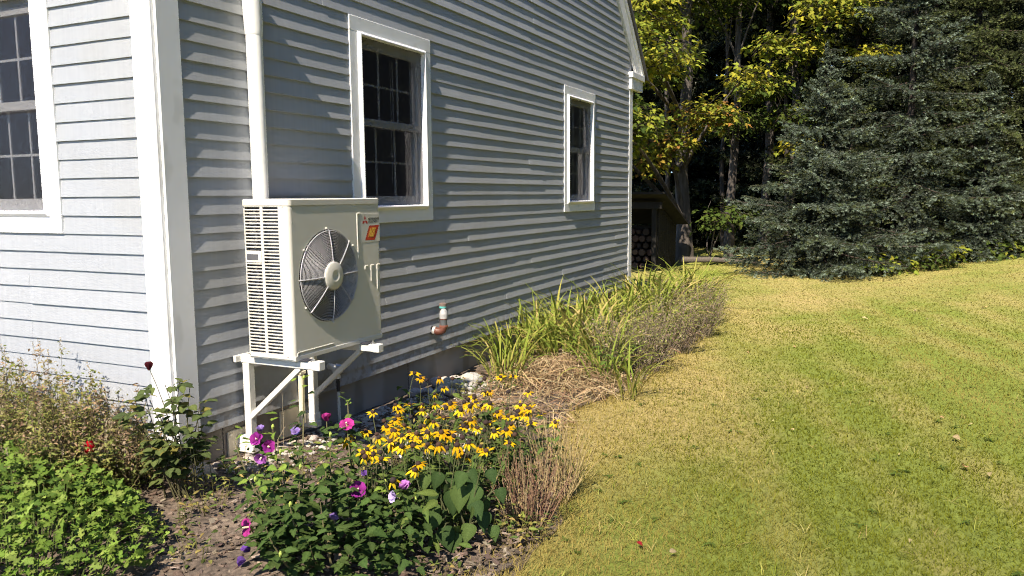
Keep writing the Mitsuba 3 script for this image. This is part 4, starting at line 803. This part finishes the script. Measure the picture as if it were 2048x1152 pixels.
for si, (sx, sy, lab) in enumerate(SEEDS):
    t = thing('coneflower', lab, 'flower', 'clumps of yellow coneflowers'); rng = np.random.RandomState(300+si); mine = [FL[k] for k in range(len(FL)) if own[k] == si]
    for (x, y, z, bare) in mine:
        bx0, by0 = sx+0.45*(x-sx)+rng.normal(0, 0.03), sy+0.45*(y-sy)+rng.normal(0, 0.03); a = np.array([bx0, by0, bz(bx0, by0)-0.02]); e = np.array([x, y, z])
        P = bez(a, (a+e)/2+[rng.normal(0, .04), rng.normal(0, .04), 0.05], e, 7)
        part(t, 'stem', MB().add(*tube(P, np.linspace(0.0032, 0.0018, 7), 4, False), (0.075, 0.085, 0.03)).ply('vc_rough'))
        fk = key_under(t, 'flower'); ax_ = np.array([rng.normal(0.05, .3), rng.normal(-0.25, .3), 1.0]); perp = np.cross(ax_, [0.3, 1, 0.1]); m = frame(e, perp, ax_, rng.uniform(0.9, 1.35))
        part(fk, 'cone', placed(CONE[rng.randint(3)], m))
        if not bare: part(fk, 'petals', placed(RINGS[rng.randint(len(RINGS))], m))
        for q in range(4):
            u = rng.uniform(0.1, 0.75); p = P[int(u*6)]; part(t, 'leaf', placed(SUSLEAF[rng.randint(4)], frame(p, rdir(rng, -0.5, 0.5), (rng.normal(0, .3), rng.normal(0, .3), 1), rng.uniform(0.05, 0.10)*(1.1-0.5*u))))
    for q in range(75):
        a = rng.uniform(0, 2*PI); r = 0.27*math.sqrt(rng.rand()); x, y = sx+r*math.cos(a), sy+r*math.sin(a)
        part(t, 'leaf', placed(SUSLEAF[rng.randint(4)], frame((x, y, bz(x, y)+rng.uniform(0.02, 0.30)), rdir(rng, -0.6, 0.5), (rng.normal(0, .3), rng.normal(-.2, .3), 1), rng.uniform(0.06, 0.12))))
# ---- broad leaved plant at the front of the patch
BROAD = leafset(COR, [(0.040, 0.070, 0.022), (0.052, 0.086, 0.026), (0.034, 0.060, 0.020), (0.066, 0.10, 0.028)], fold=0.12, curl=0.25)
t = thing('broad_leaved_plant', 'dark green plant with big heart shaped hanging leaves below the front yellow blooms', 'plant'); rng = np.random.RandomState(8)
for k, (x, y, z, s) in enumerate([(1.66,0.03,-0.02,.125),(1.69,0.05,0.0,.13),(1.76,0.08,0.0,.12),(1.58,0.0,-0.08,.11),(1.56,0.02,-0.02,.10),(1.79,0.09,-0.12,.10),(1.65,-0.03,-0.17,.12),(1.74,0.05,-0.17,.10),(1.60,0.02,0.06,.09),(1.80,0.13,0.07,.08),(1.69,0.0,-0.2,.10),(1.54,0.0,0.05,.09),(1.50,0.05,-0.05,.09),(1.72,0.02,0.08,.09),(1.84,0.15,-0.02,.08),(1.62,-0.05,-0.1,.11),(1.55,-0.04,-0.17,.10),(1.78,0.02,-0.05,.10),(1.70,0.12,0.05,.10),(1.62,0.10,0.02,.10),(1.83,0.1,-0.18,.08),(1.6,0.12,-0.1,.11),(1.74,0.16,-0.08,.11)]):
    d = np.array([0.25+rng.normal(0, .3), -0.55+rng.normal(0, .25), -1.0 if k < 16 else -0.5]); part(t, 'leaf', placed(BROAD[rng.randint(4)], frame((x, y, z), d, (0.4+rng.normal(0, .2), -0.7, 0.45+rng.normal(0, .2)), s*0.88)))
    if k % 2 == 0:
        a = np.array([1.66+rng.normal(0, .03), 0.10+rng.normal(0, .03), -0.29]); part(t, 'stem', MB().add(*tube(bez(a, (a+[x, y, z+0.1])/2+[0, 0, .06], (x, y, z), 6), np.linspace(0.005, 0.003, 6), 5, False), (0.07, 0.075, 0.03)).ply('vc_rough'))
# ---- hibiscus with pink and lilac flowers
HL = leafset(HIB, [(0.050, 0.080, 0.024), (0.066, 0.105, 0.028), (0.036, 0.060, 0.020), (0.10, 0.145, 0.035)], fold=0.18, curl=0.2)
HY = leafset(HIB, [(0.17, 0.24, 0.04), (0.13, 0.20, 0.035)], fold=0.2, curl=0.1)
t = thing('hibiscus', 'young hibiscus shrub with magenta and lilac flowers in front of the bracket', 'shrub'); rng = np.random.RandomState(12)
TIPS = [(0.964,-0.116,0.463),(1.092,0.04,0.338),(0.948,-0.315,0.282),(0.837,-0.429,0.232),(1.051,-0.387,0.203),(1.163,-0.227,0.17),(1.164,-0.395,0.155),(1.049,-0.451,0.145),(1.029,-0.52,0.121),(1.215,-0.04,0.133),(1.381,-0.087,0.018),(1.309,-0.28,0.083),(1.533,-0.078,-0.043),(1.559,-0.242,-0.112),(1.471,-0.331,-0.049),(1.31,-0.45,0.055),(1.232,-0.543,0.054),(1.144,-0.595,-0.026),(1.49,-0.497,-0.107),(1.377,-0.601,-0.065),(1.272,-0.656,-0.103),(1.591,-0.402,-0.171),(1.149,-0.17,0.232),(1.014,-0.54,0.017),(1.125,-0.014,0.221),(0.93,-0.38,0.22),(1.33,-0.222,0.012),(1.037,-0.051,0.25),(1.014,-0.54,-0.09),(0.91,-0.119,0.2),(1.47,-0.1,-0.02)]
BASES = [(1.118,-0.37),(1.236,-0.311),(1.325,-0.214),(1.416,-0.25),(1.2,-0.45),(1.32,-0.40)]
nl = 0; more = MB()
def hib_leaf(p, d, s, young=False):
    global nl
    if nl < 290: part(t, 'leaf', placed((HY if young else HL)[rng.randint(2 if young else 4)], frame(p, d, (rng.normal(0, .25), rng.normal(-.15, .25), 1), s))); nl += 1
    else:
        v, f, c = lobed(HIB, jit((0.050, 0.082, 0.022), rng, .3), .18, .2); more.add(xf(frame(p, d, (rng.normal(0, .25), rng.normal(-.15, .25), 1), s), v), f, c)
for k, q in enumerate(TIPS):
    e = np.array(q); B = np.array(BASES); b0 = B[np.argmin(((B-e[:2])**2).sum(1))]; a = np.array([b0[0]+rng.normal(0, .02), b0[1]+rng.normal(0, .02), bz(*b0)-0.02])
    n = 9; P = bez(a, (a+e)/2+[(e[0]-a[0])*0.25, (e[1]-a[1])*0.25, -0.02], e, n)
    part(t, 'stem', MB().add(*tube(P, np.linspace(0.0055, 0.0022, n), 5, False), (0.13, 0.115, 0.05)).ply('vc_rough'))
    hgt = e[2]-a[2]
    for i in range(2 if hgt < 0.35 else 1, n):
        for r in range(4 if i > 3 else 2):
            hib_leaf(P[i]+rng.normal(0, 0.024, 3), rdir(rng, -0.45, 0.35), rng.uniform(0.055, 0.085)*(1-0.35*i/n), young=(i >= n-1 and k < 24))
    if k % 2 == 0: part(t, 'bud', MB().add(*tube([e+[0, 0, -0.006], e+[0.003, 0, 0.006], e+[0.003, 0, 0.016]], [0.004, 0.0075, 0.003], 7), (0.30, 0.36, 0.07)).ply('vc_rough'))
for k in range(300):
    a = rng.uniform(0, 2*PI); r = math.sqrt(rng.rand()); x, y = 1.26+0.42*r*math.cos(a)+0.06*r, -0.34+0.28*r*math.sin(a); z = bz(x, y)+rng.uniform(0.03, 0.38*(1-0.4*r*r)); hib_leaf((x, y, z), rdir(rng, -0.6, 0.4), rng.uniform(0.045, 0.075))
part(t, 'foliage', more.ply('leaf', smooth=True), kind='stuff')
PETAL = [(0, 0.04), (0.2, 0.26), (0.45, 0.46), (0.7, 0.56), (0.9, 0.42), (1.0, 0.16), (0.97, 0.01)]
def hib_flower(p, facing, s, col, cup, label):
    fk = key_under(t, 'flower'); labels[fk] = {'label': label}; M = frame(p, np.cross(facing, (0.2, 0.1, 1)), facing, 1)
    for k in range(5):
        a = 2*PI*k/5+rng.normal(0, .1); d = M[:3, :3]@np.array([math.cos(a)*math.cos(cup), math.sin(a)*math.cos(cup), math.sin(cup)])
        v, f, c = lobed(PETAL, jit(col, rng, .15), -0.15 if cup < .8 else 0.3, 0.25); c = c*(0.35+0.85*np.clip(v[:, :1]/1.0, 0, 1)); v = v+np.stack([0*v[:, 0], 0*v[:, 0], 0.10*np.sin(v[:, 1]*14+k)*np.clip(v[:, 0], 0, 1)], 1)
        part(fk, 'petal', MB().add(xf(frame(p, d, np.asarray(facing, float)+rng.normal(0, .1, 3), s), v), f, c).ply('leaf', smooth=True))
    if cup < 1: part(fk, 'stamen', MB().add(*tube([p, p+np.asarray(facing)/np.linalg.norm(facing)*s*0.7], [0.0045, 0.0035], 6), (0.72, 0.62, 0.38)).ply('vc_rough'))
MAG, PNK, LIL, PUR = (0.24, 0.025, 0.20), (0.36, 0.035, 0.20), (0.26, 0.17, 0.42), (0.13, 0.06, 0.26)
for p, fc, s, col, cup, lab in [((1.125,-0.014,0.231), (0.3,-.6,.9), .036, PNK, 0.6, 'open pink flower beside the yellow patch'), ((1.014,-0.551,-0.074), (-.35,-.9,.15), .042, PNK, 0.6, 'open deep pink flower showing its cream stamen'), ((1.33,-0.222,0.022), (.55,-.55,.5), .039, MAG, 0.7, 'open magenta flower low in the middle'),
        ((0.927,-0.385,0.242), (.2,-.6,.4), .037, MAG, 0.9, 'magenta flower, left of the cluster'), ((0.968,-0.369,0.214), (.6,-.5,.2), .036, MAG, 0.9, 'magenta flower, right of the cluster'), ((0.98,-0.421,0.19), (.3,-.7,-.3), .036, (0.34, 0.10, 0.38), 0.9, 'purple flower, lowest of the cluster'),
        ((1.037,-0.051,0.250), (0.05,-.1,1), .040, PNK, 1.3, 'closed pink bud near the far post'), ((0.91,-0.119,0.20), (.3,-.5,.5), .030, LIL, 1.0, 'lilac closing flower below the bracket'), ((0.937,-0.374,0.28), (.1,-.3,.8), .028, LIL, 1.2, 'lilac bud above the cluster'),
        ((1.023,-0.561,-0.176), (-.3,-.4,.7), .040, PUR, 1.2, 'violet wilted flower at the lower left'), ((1.009,-0.572,-0.213), (-.8,-.4,-.2), .036, PUR, 1.2, 'violet wilted flower, lowest of all'), ((1.278,-0.312,-0.051), (.2,-.6,-.6), .034, LIL, 1.2, 'lilac wilted flower hanging in the middle'),
        ((1.458,-0.112,-0.029), (-.2,-.6,.2), .036, (0.50, 0.42, 0.68), 1.0, 'pale lilac wilted flower at the right'), ((1.491,-0.091,0.005), (.1,-.3,.9), .040, (0.45, 0.18, 0.46), 1.25, 'pinkish lilac closing flower at the right'), ((1.299,-0.122,0.052), (.2,-.5,.6), .026, PUR, 1.2, 'small violet flower behind the foliage')]:
    hib_flower(np.array(p), fc, s, col, cup, lab)
# ---- bright green cut leaf clump, lower left corner
ML = leafset(MUM, [(0.100, 0.160, 0.026), (0.130, 0.195, 0.034), (0.072, 0.122, 0.024), (0.175, 0.235, 0.05), (0.11, 0.165, 0.03)], fold=0.2, curl=0.25)
t = thing('cut_leaf_plant', 'lush bright green clump of cut leaves filling the lower left corner', 'plant'); rng = np.random.RandomState(17); more = MB(); stems = MB()
def mound(x, y):
    q = ((x+0.22)/0.98)**2+((y+0.98)/0.62)**2; return 0.37*math.sqrt(max(0, 1-q))*(0.85+0.3*float(fb(x, y, 3.5, 2)))
cand = []
while len(cand) < 3600:
    x, y = rng.uniform(-1.3, 0.70), rng.uniform(-1.65, -0.36); hgt = mound(x, y)
    if hgt < 0.05: continue
    cand.append((x, y, hgt*(1-0.55*rng.rand()**1.6)))
cand.sort(key=lambda c: -c[1]*0.2-c[2]+0.15*math.hypot(c[0]-0.2, c[1]+0.85))
for k, (x, y, hz_) in enumerate(cand):
    p = (x, y, bz(x, y)+hz_); d = np.array([rng.normal(0.1, .7), rng.normal(-.25, .7), rng.uniform(-.2, .9)]); s = rng.uniform(0.032, 0.062); up = (rng.normal(0.1, .4), rng.normal(-.3, .4), 1)
    if k < 296: part(t, 'leaf', placed(ML[rng.randint(5)], frame(p, d, up, s)))
    else:
        v, f, c = lobed(MUM, jit([(0.100, 0.160, 0.026), (0.130, 0.195, 0.034), (0.175, 0.235, 0.05)][rng.randint(3)], rng, .35), .2, .25); more.add(xf(frame(p, d, up, s), v), f, c)
    if k % 6 == 0: stems.add(*tube([(x*0.9-0.02, y*0.9-0.1, bz(x, y)-0.02), p], [0.004, 0.002], 4, False), (0.09, 0.13, 0.03))
part(t, 'foliage', more.ply('leaf', smooth=True), kind='stuff'); part(t, 'stems', stems.ply('vc_rough'), kind='stuff')
# ---- brown weeds along the front wall
rng = np.random.RandomState(23); wd_ = MB()
WC = [(0.17, 0.165, 0.05), (0.21, 0.175, 0.075), (0.24, 0.165, 0.10), (0.13, 0.15, 0.04), (0.20, 0.20, 0.06), (0.26, 0.20, 0.13)]
for k in range(950):
    x = rng.uniform(-2.1, 0.04); y = -rng.uniform(0.06, 0.72); g = bz(x, y); hgt = rng.uniform(0.22, 0.46)*(1.0+0.25*ss(-0.3, -1.2, x)-0.35*ss(-0.25, 0.05, x)); tall = rng.rand() < 0.09
    if tall: hgt *= 1.35
    a = np.array([x, y, g]); e = a+[rng.normal(0, .06), rng.normal(-.02, .06), hgt]; P = bez(a, (a+e)/2+[rng.normal(0, .03), rng.normal(0, .03), 0], e, 7); col = WC[rng.randint(6)]
    wd_.add(*tube(P, np.linspace(0.0022, 0.001, 7), 3, False), (0.16, 0.13, 0.07))
    for q in range(40):
        u = rng.uniform(0.25, 1.0)**0.8; p = P[min(6, int(u*6.99))]+rng.normal(0, 0.018, 3); v, f, c = blade(rng.uniform(0.016, 0.036), rng.uniform(0.009, 0.016), 0.2, 0.3, 2, 1.2, jit(col, rng, .35)); wd_.add(xf(frame(p, rdir(rng, -0.6, 0.8), rng.normal(0, .5, 3)+[0, 0, 1], 1), v), f, c)
    if tall:
        for q in range(22):
            u = q/22; p = e+[0.02*math.sin(k)*u, 0, 0.085*u-0.02]; v, f, c = blade(0.012, 0.006, 0.2, 0.2, 2, 1.2, jit((0.30, 0.25, 0.17), rng, .3)); wd_.add(xf(frame(p, rdir(rng, 0.2, 1.2), rng.normal(0, 1, 3), 1), v), f, c)
scene['weeds'] = wd_.ply('dry'); labels['weeds'] = {'label': 'tangled brown and olive weeds gone to seed along the sunny front wall', 'category': 'weeds', 'kind': 'stuff'}
# ---- rose at the corner
RL = leafset(ROS, [(0.075, 0.10, 0.034), (0.10, 0.125, 0.038), (0.055, 0.075, 0.028), (0.16, 0.14, 0.035)], fold=0.15, curl=0.3)
t = thing('rose_bush', 'sparse rose bush at the house corner with a red bud and a withered bloom', 'shrub'); rng = np.random.RandomState(29)
RT = [(0.26,-0.247,0.319),(0.224,-0.254,0.392),(0.138,-0.301,0.344),(0.095,-0.325,0.32),(0.161,-0.294,0.32),(0.052,-0.348,0.296),(0.316,-0.223,0.294),(0.382,-0.19,0.306),(0.373,-0.202,0.245),(0.412,-0.2,0.124),(0.344,-0.228,0.149),(0.264,-0.257,0.222),(0.188,-0.296,0.198),(0.146,-0.322,0.15),(0.237,-0.288,0.077),(0.171,-0.32,0.077),(0.289,-0.22,0.415),(0.334,-0.202,0.391),(0.286,-0.265,0.076),(0.1,-0.338,0.199),(0.208,-0.28,0.247),(0.08,-0.22,0.455),(-0.13,-0.42,0.07)]
for k, q in enumerate(RT):
    e = np.array(q); a = np.array([0.24+rng.normal(0, .03), -0.2+rng.normal(0, .03), bz(0.24, -0.2)-0.02]) if k < 22 else np.array([-0.08, -0.36, bz(-0.08, -0.36)])
    P = bez(a, (a+e)/2+[rng.normal(0, .03), rng.normal(0, .03), 0.04], e, 8); part(t, 'stem', MB().add(*tube(P, np.linspace(0.0036, 0.0018, 8), 5, False), (0.075, 0.07, 0.03)).ply('vc_rough'))
    for i in range(3, 8):
        if i == 7 and k >= 21: continue
        d0 = rdir(rng, -0.35, 0.35); p0 = P[i]
        for j, (u, sd) in enumerate(((0.03, 1), (0.03, -1), (0.055, 1), (0.055, -1), (0.07, 0))):
            if rng.rand() < 0.2: continue
            sdv = np.cross(d0, [0, 0, 1]); part(t, 'leaf', placed(RL[rng.choice(4, p=[.35, .3, .25, .1])], frame(p0+d0*u*0.8, d0*(1 if sd == 0 else 0.4)+sdv*sd*0.9+[0, 0, rng.normal(0, .2)], (rng.normal(0, .3), rng.normal(-.2, .3), 1), rng.uniform(0.038, 0.062))))
def bud(p, r, h, col, name, label, n=7):
    fk = key_under(t, name); labels[fk] = {'label': label}
    for k in range(n):
        a = 2*PI*k/n*1.6+rng.rand(); rr = r*(0.5+0.5*k/n); e = 1.25-0.35*k/n; v, f, c = lobed(PETAL, jit(col, rng, .2), 0.55, -0.35)
        part(fk, 'petal', MB().add(xf(frame(np.array(p)+[rr*0.3*math.cos(a), rr*0.3*math.sin(a), 0], (math.cos(a)*math.cos(e), math.sin(a)*math.cos(e), math.sin(e)), (-math.cos(a), -math.sin(a), 0.6), h*rng.uniform(.85, 1.05)), v*[1, 0.9, 1]), f, c*0.8).ply('leaf', smooth=True))
fk = key_under(t, 'flower'); labels[fk] = {'label': 'bright red rose bud'}
eg = trimesh.creation.icosphere(3); ev = eg.vertices; th_ = np.arctan2(ev[:, 1], ev[:, 0])+2.2*ev[:, 2]; rr_ = (1+0.10*np.sin(3*th_))*(1-0.28*ev[:, 2]); eg.vertices = ev*np.stack([rr_*0.024, rr_*0.024, np.full(len(ev), 0.036)], 1)+[-0.13, -0.42, 0.085]
part(fk, 'bloom', MB().mesh(eg, np.array([0.50, 0.010, 0.022])*(0.55+0.45*(np.sin(3*th_)[:, None]*0.5+0.5))).ply('leaf', smooth=True))
for k_ in range(4):
    a_ = k_*1.6; v, f, c = blade(0.035, 0.012, 0.3, 0.5, 3, 1.2, (0.20, 0.14, 0.05)); part(fk, 'sepal', MB().add(xf(frame((-0.13, -0.42, 0.052), (math.cos(a_), math.sin(a_), -0.4)), v), f, c).ply('leaf'))
bud((0.08,-0.22,0.445), 0.02, 0.04, (0.16, 0.03, 0.04), 'flower', 'withered dark red bloom', 9)
# ---- small seedlings on the soil
rng = np.random.RandomState(37); SC = [(0.09, 0.13, 0.03), (0.14, 0.16, 0.035), (0.19, 0.18, 0.05), (0.07, 0.10, 0.025), (0.24, 0.19, 0.06)]
ug = MB()
for (cx, cy, r, n, hh) in [(0.05,-0.12,.12,60,.16),(0.28,-0.02,.14,70,.14),(0.42,-0.22,.15,60,.14),(0.20,0.22,.10,45,.13),(0.45,0.12,.14,60,.12),(0.70,-0.05,.16,70,.13),(0.55,0.42,.16,70,.16),(0.85,0.35,.18,90,.18),(0.95,0.75,.2,110,.2),(1.15,0.35,.2,110,.2),(0.7,0.75,.15,60,.15),(1.5,0.65,.25,150,.22),(1.3,1.0,.25,150,.22),(1.72,0.25,.15,70,.14),(1.88,0.22,.12,60,.09),(1.95,0.30,.10,50,.08),(0.35,1.9,.12,60,.14),(0.45,2.4,.16,90,.16),(0.62,2.75,.16,90,.2),(0.95,1.55,.2,90,.14),(1.0,2.1,.2,60,.08),(0.75,-0.6,.12,40,.1),(0.45,-0.42,.1,40,.1),(1.75,-0.25,.12,40,.05),(1.88,-0.45,.12,50,.06),(1.2,1.45,.18,90,.2),(0.62,1.25,.16,60,.2)]:
    for k in range(n):
        a = rng.uniform(0, 2*PI); q = r*math.sqrt(rng.rand()); x, y = cx+q*math.cos(a), cy+q*math.sin(a); z = bz(x, y)+hh*rng.rand()**0.8; v, f, c = blade(rng.uniform(0.02, 0.045), rng.uniform(0.010, 0.02), 0.2, 0.3, 3, 1.3, jit(SC[rng.randint(5)], rng, .3))
        ug.add(xf(frame((x, y, z), rdir(rng, -0.4, 0.6), (rng.normal(0, .4), rng.normal(-.2, .4), 1), 1), v), f, c)
        if k % 3 == 0: ug.add(*tube([(cx+0.6*(x-cx), cy+0.6*(y-cy), bz(x, y)-0.01), (x, y, z)], [0.002, 0.0012], 3, False), (0.14, 0.13, 0.05))
scene['seedlings'] = ug.ply('leaf'); labels['seedlings'] = {'label': 'low mixed weeds and seedlings scattered over the planting bed', 'category': 'weeds', 'kind': 'stuff'}
# ---- dry stems at the lawn edge
def dry_clump(name, label, group, x, y, n, hgt, spread, cols, seed, leaves=0, lcols=None, lsz=0.02, tip=None):
    rng = np.random.RandomState(seed); t = thing(name, label, 'plant', group); st_, lf = MB(), MB()
    for k in range(n):
        a = rng.uniform(0, 2*PI); r = spread*math.sqrt(rng.rand()); p = np.array([x+0.55*r*math.cos(a), y+0.55*r*math.sin(a), 0]); p[2] = bz(p[0], p[1])-0.03; h = hgt*rng.uniform(0.55, 1.1)
        e = p+[0.45*r*math.cos(a)+rng.normal(0, .05), 0.45*r*math.sin(a)+rng.normal(0, .05), h]; P = bez(p, (p+e)/2+[rng.normal(0, .02), rng.normal(0, .02), 0.05*h], e, 6); c = jit(cols[rng.randint(len(cols))], rng, .25)
        st_.add(*tube(P, np.linspace(0.0026, 0.0011, 6), 3, False), c)
        for q in range(leaves):
            i = rng.randint(2, 6); v, f, cc = blade(lsz*rng.uniform(.6, 1.3), lsz*0.45, 0.3, 0.4, 2, 1.2, jit(lcols[rng.randint(len(lcols))], rng, .3)); lf.add(xf(frame(P[i]+rng.normal(0, 0.012, 3), rdir(rng, -0.7, 0.7), rng.normal(0, .5, 3)+[0, 0, 1], 1), v), f, cc)
    part(t, 'stems', st_.ply('vc_rough'), kind='stuff')
    if leaves: part(t, 'leaves', lf.ply('dry'), kind='stuff')
dry_clump('dry_stem_clump', 'stiff reddish brown dry stems standing at the lawn edge right of the broad leaves', None, 1.86, 0.42, 110, 0.36, 0.17, [(0.13, 0.065, 0.045), (0.20, 0.12, 0.07), (0.26, 0.19, 0.10)], 1, 5, [(0.14, 0.08, 0.05), (0.22, 0.17, 0.08)], 0.018)
dry_clump('dry_stem_clump', 'pale straw coloured dry stems behind the reddish ones at the lawn edge', None, 1.86, 0.80, 90, 0.40, 0.18, [(0.34, 0.26, 0.12), (0.26, 0.19, 0.09)], 2, 3, [(0.26, 0.21, 0.09)], 0.02)
LAV = [(0.24, 0.185, 0.14), (0.29, 0.23, 0.15), (0.18, 0.14, 0.09), (0.22, 0.21, 0.07)]
for k, (x, y, lab) in enumerate([(1.30, 4.0, 'mauve brown dried perennial nearest the camera in the far border'), (1.34, 5.0, 'mauve brown dried perennial in the middle of the far border'), (1.36, 6.0, 'mauve brown dried perennial at the bulging lawn side of the far border'), (1.18, 7.0, 'mauve brown dried perennial at the far end of the border')]):
    dry_clump('dried_perennial', lab, 'dried perennials in the far border', x, y, 190, 0.50, 0.46, [(0.16, 0.12, 0.09), (0.20, 0.16, 0.10)], 10+k, 16, LAV+[(0.17, 0.20, 0.05), (0.22, 0.24, 0.06)], 0.028)
# ---- leafy greens low in the far border
rng = np.random.RandomState(41); lg_ = MB()
for k in range(1500):
    y = rng.uniform(3.3, 7.9); x = bed_edge(y)-0.10-abs(rng.normal(0, 0.22)); z = bz(x, y)+rng.uniform(0.02, 0.24); v, f, c = blade(rng.uniform(0.04, 0.08), rng.uniform(0.02, 0.035), 0.2, 0.35, 3, 1.3, jit([(0.10, 0.15, 0.03), (0.16, 0.20, 0.04), (0.07, 0.11, 0.025)][rng.randint(3)], rng, .3)); lg_.add(xf(frame((x, y, z), rdir(rng, -0.3, 0.7), (rng.normal(0, .4), rng.normal(-.2, .4), 1), 1), v), f, c)
scene['border_greens'] = lg_.ply('leaf'); labels['border_greens'] = {'label': 'low leafy greens along the lawn side of the far border', 'category': 'plants', 'kind': 'stuff'}
# ---- daylily clumps along the foundation
LB = []
for k, (cu, c) in enumerate([(0.45, (0.20, 0.25, 0.04)), (0.6, (0.25, 0.28, 0.055)), (0.8, (0.17, 0.23, 0.04)), (0.5, (0.34, 0.32, 0.08)), (0.95, (0.28, 0.30, 0.06)), (0.7, (0.42, 0.34, 0.13)), (0.3, (0.22, 0.27, 0.05))]):
    n = 7; tq = np.linspace(0, 1, n+1); w = 0.017*np.maximum(np.sin(PI*np.clip(tq, 0.12, 0.97)**0.8), 0.05); an = 1.32-cu*2.3*tq**1.3; ds = 1.0/n
    X_ = np.r_[0, np.cumsum(np.cos(an[:-1])*ds)]; Z_ = np.r_[0, np.cumsum(np.sin(an[:-1])*ds)]
    C_ = np.stack([X_, 0*X_, Z_], 1); A_ = np.stack([X_, w, Z_+0.006], 1); B_ = np.stack([X_, -w, Z_+0.006], 1); v = np.vstack([C_, A_, B_]); m = n+1; F = []
    for i in range(n): F += [[i, i+1, m+i+1], [i, m+i+1, m+i], [i, 2*m+i, 2*m+i+1], [i, 2*m+i+1, i+1]]
    LB.append(shared(mikit.ply((v, F), 'leaf', smooth=True, color=np.tile(c, (len(v), 1))*np.linspace(0.85, 1.15, m)[np.tile(np.arange(m), 3)][:, None])))
for k, (x, y, n, s, lab) in enumerate([(0.30, 3.55, 36, .50, 'daylily clump close to the wall just past the rusty pipe'), (0.25, 4.2, 34, .54, 'daylily clump against the foundation behind the straw'), (0.42, 3.05, 26, .42, 'small daylily tuft nearest the camera by the foundation'), (0.58, 3.9, 40, .52, 'daylily clump behind the heap of dry straw'), (0.42, 4.7, 46, .58, 'daylily clump by the foundation in the middle of the far border'), (0.85, 4.9, 44, .58, 'yellowing daylily clump midway between wall and lawn'), (0.55, 5.7, 46, .60, 'daylily clump by the foundation past the middle of the border'),
        (0.9, 6.1, 44, .62, 'daylily clump with long arching leaves beside the dried perennials'), (0.6, 6.9, 46, .62, 'daylily clump near the far house corner'), (0.85, 7.6, 46, .66, 'tallest daylily clump at the far end of the border'), (1.18, 3.35, 20, .42, 'upright iris like tuft in front of the dried perennials'), (1.42, 3.02, 18, .36, 'lone green iris like tuft at the edge of the straw'), (0.95, 3.95, 26, .48, 'half dried daylily tuft at the back of the straw'), (0.35, 5.3, 34, .60, 'daylily clump tight against the foundation in mid border'), (0.72, 4.35, 40, .58, 'yellow green daylily clump behind the half dried tuft'), (1.0, 5.5, 34, .56, 'daylily clump with pale blades behind the middle dried perennial'), (0.3, 7.5, 36, .62, 'daylily clump under the far corner board'), (1.1, 6.7, 30, .56, 'daylily clump poking through the dried perennials'), (0.85, 8.3, 34, .62, 'daylily clump past the house corner at the border end')]):
    x *= 1.08; s *= 1.18; t = thing('daylily', lab, 'daylily', 'daylily clumps in the far border'); rng = np.random.RandomState(400+k)
    for i in range(int(n*1.7)):
        a = rng.uniform(0, 2*PI); r = 0.17*math.sqrt(rng.rand())*(s/0.5); px_, py_ = x+r*math.cos(a), y+r*math.sin(a); a2 = a+rng.normal(0, .7)
        part(t, 'leaf', placed(LB[rng.choice(7, p=[.13, .19, .15, .17, .14, .14, .08])], frame((px_, py_, bz(px_, py_)-0.02), (math.cos(a2), math.sin(a2), rng.normal(0, .12)), (0, rng.normal(0, .15), 1), s*rng.uniform(0.7, 1.2))))
# ---- straw
rng = np.random.RandomState(47); sw = MB()
for k in range(2300):
    if k >= 1800: x, y = rng.uniform(0.5, 1.6), rng.uniform(1.7, 3.2); hz_ = 0.0
    elif k < 1350: x, y = rng.normal(0.92, 0.27), rng.normal(3.25, 0.33); hz_ = max(0, 0.17*math.exp(-((x-0.85)/0.4)**2-((y-3.35)/0.45)**2))*rng.rand()
    else: y = rng.uniform(2.6, 7.5); x = rng.uniform(0.3, 1.0)*float(bed_edge(y)); hz_ = 0.10*rng.rand()
    if x > float(bed_edge(y))+0.05 or x < 0.05: continue
    l = rng.uniform(0.12, 0.36); a = rng.uniform(0, 2*PI); w = rng.uniform(0.0035, 0.008); z = bz(x, y)+0.005+hz_; d = np.array([math.cos(a), math.sin(a), 0])*l/2; sd = np.array([-math.sin(a), math.cos(a), rng.normal(0, .5)])*w/2; u = np.array([0, 0, rng.uniform(0.0, 0.06)]); tl = np.array([0, 0, rng.normal(0, 0.03)])
    P0, P1, P2 = np.array([x, y, z])-d-tl, np.array([x, y, z])+u+sd*rng.normal(0, 2), np.array([x, y, z])+d+tl
    sw.add(np.array([P0-sd, P0+sd, P1+sd, P1-sd, P2+sd*.4, P2-sd*.4]), [[0, 1, 2], [0, 2, 3], [3, 2, 4], [3, 4, 5]], jit([(0.42, 0.31, 0.17), (0.34, 0.24, 0.13), (0.50, 0.40, 0.24), (0.26, 0.17, 0.10)][rng.randint(4)], rng, .25))
scene['straw'] = sw.ply('dry'); labels['straw'] = {'label': 'heap of dry tan straw and fallen leaves before the daylilies', 'category': 'straw', 'kind': 'stuff'}
# dry dead stalk by the bracket
whole('dead_stalk', MB().add(*tube([(0.40, 0.30, -0.22), (0.41, 0.31, -0.02), (0.47, 0.30, 0.06)], [0.003, 0.0026, 0.0022], 5), (0.34, 0.27, 0.16)).add(*tube([(0.47, 0.28, -0.22), (0.475, 0.285, 0.1), (0.46, 0.30, 0.25)], [0.002, 0.0014, 0.001], 4), (0.30, 0.24, 0.15)).ply('vc_rough'), 'thin dead stalk bent over between the legs of the bracket', 'stalk')
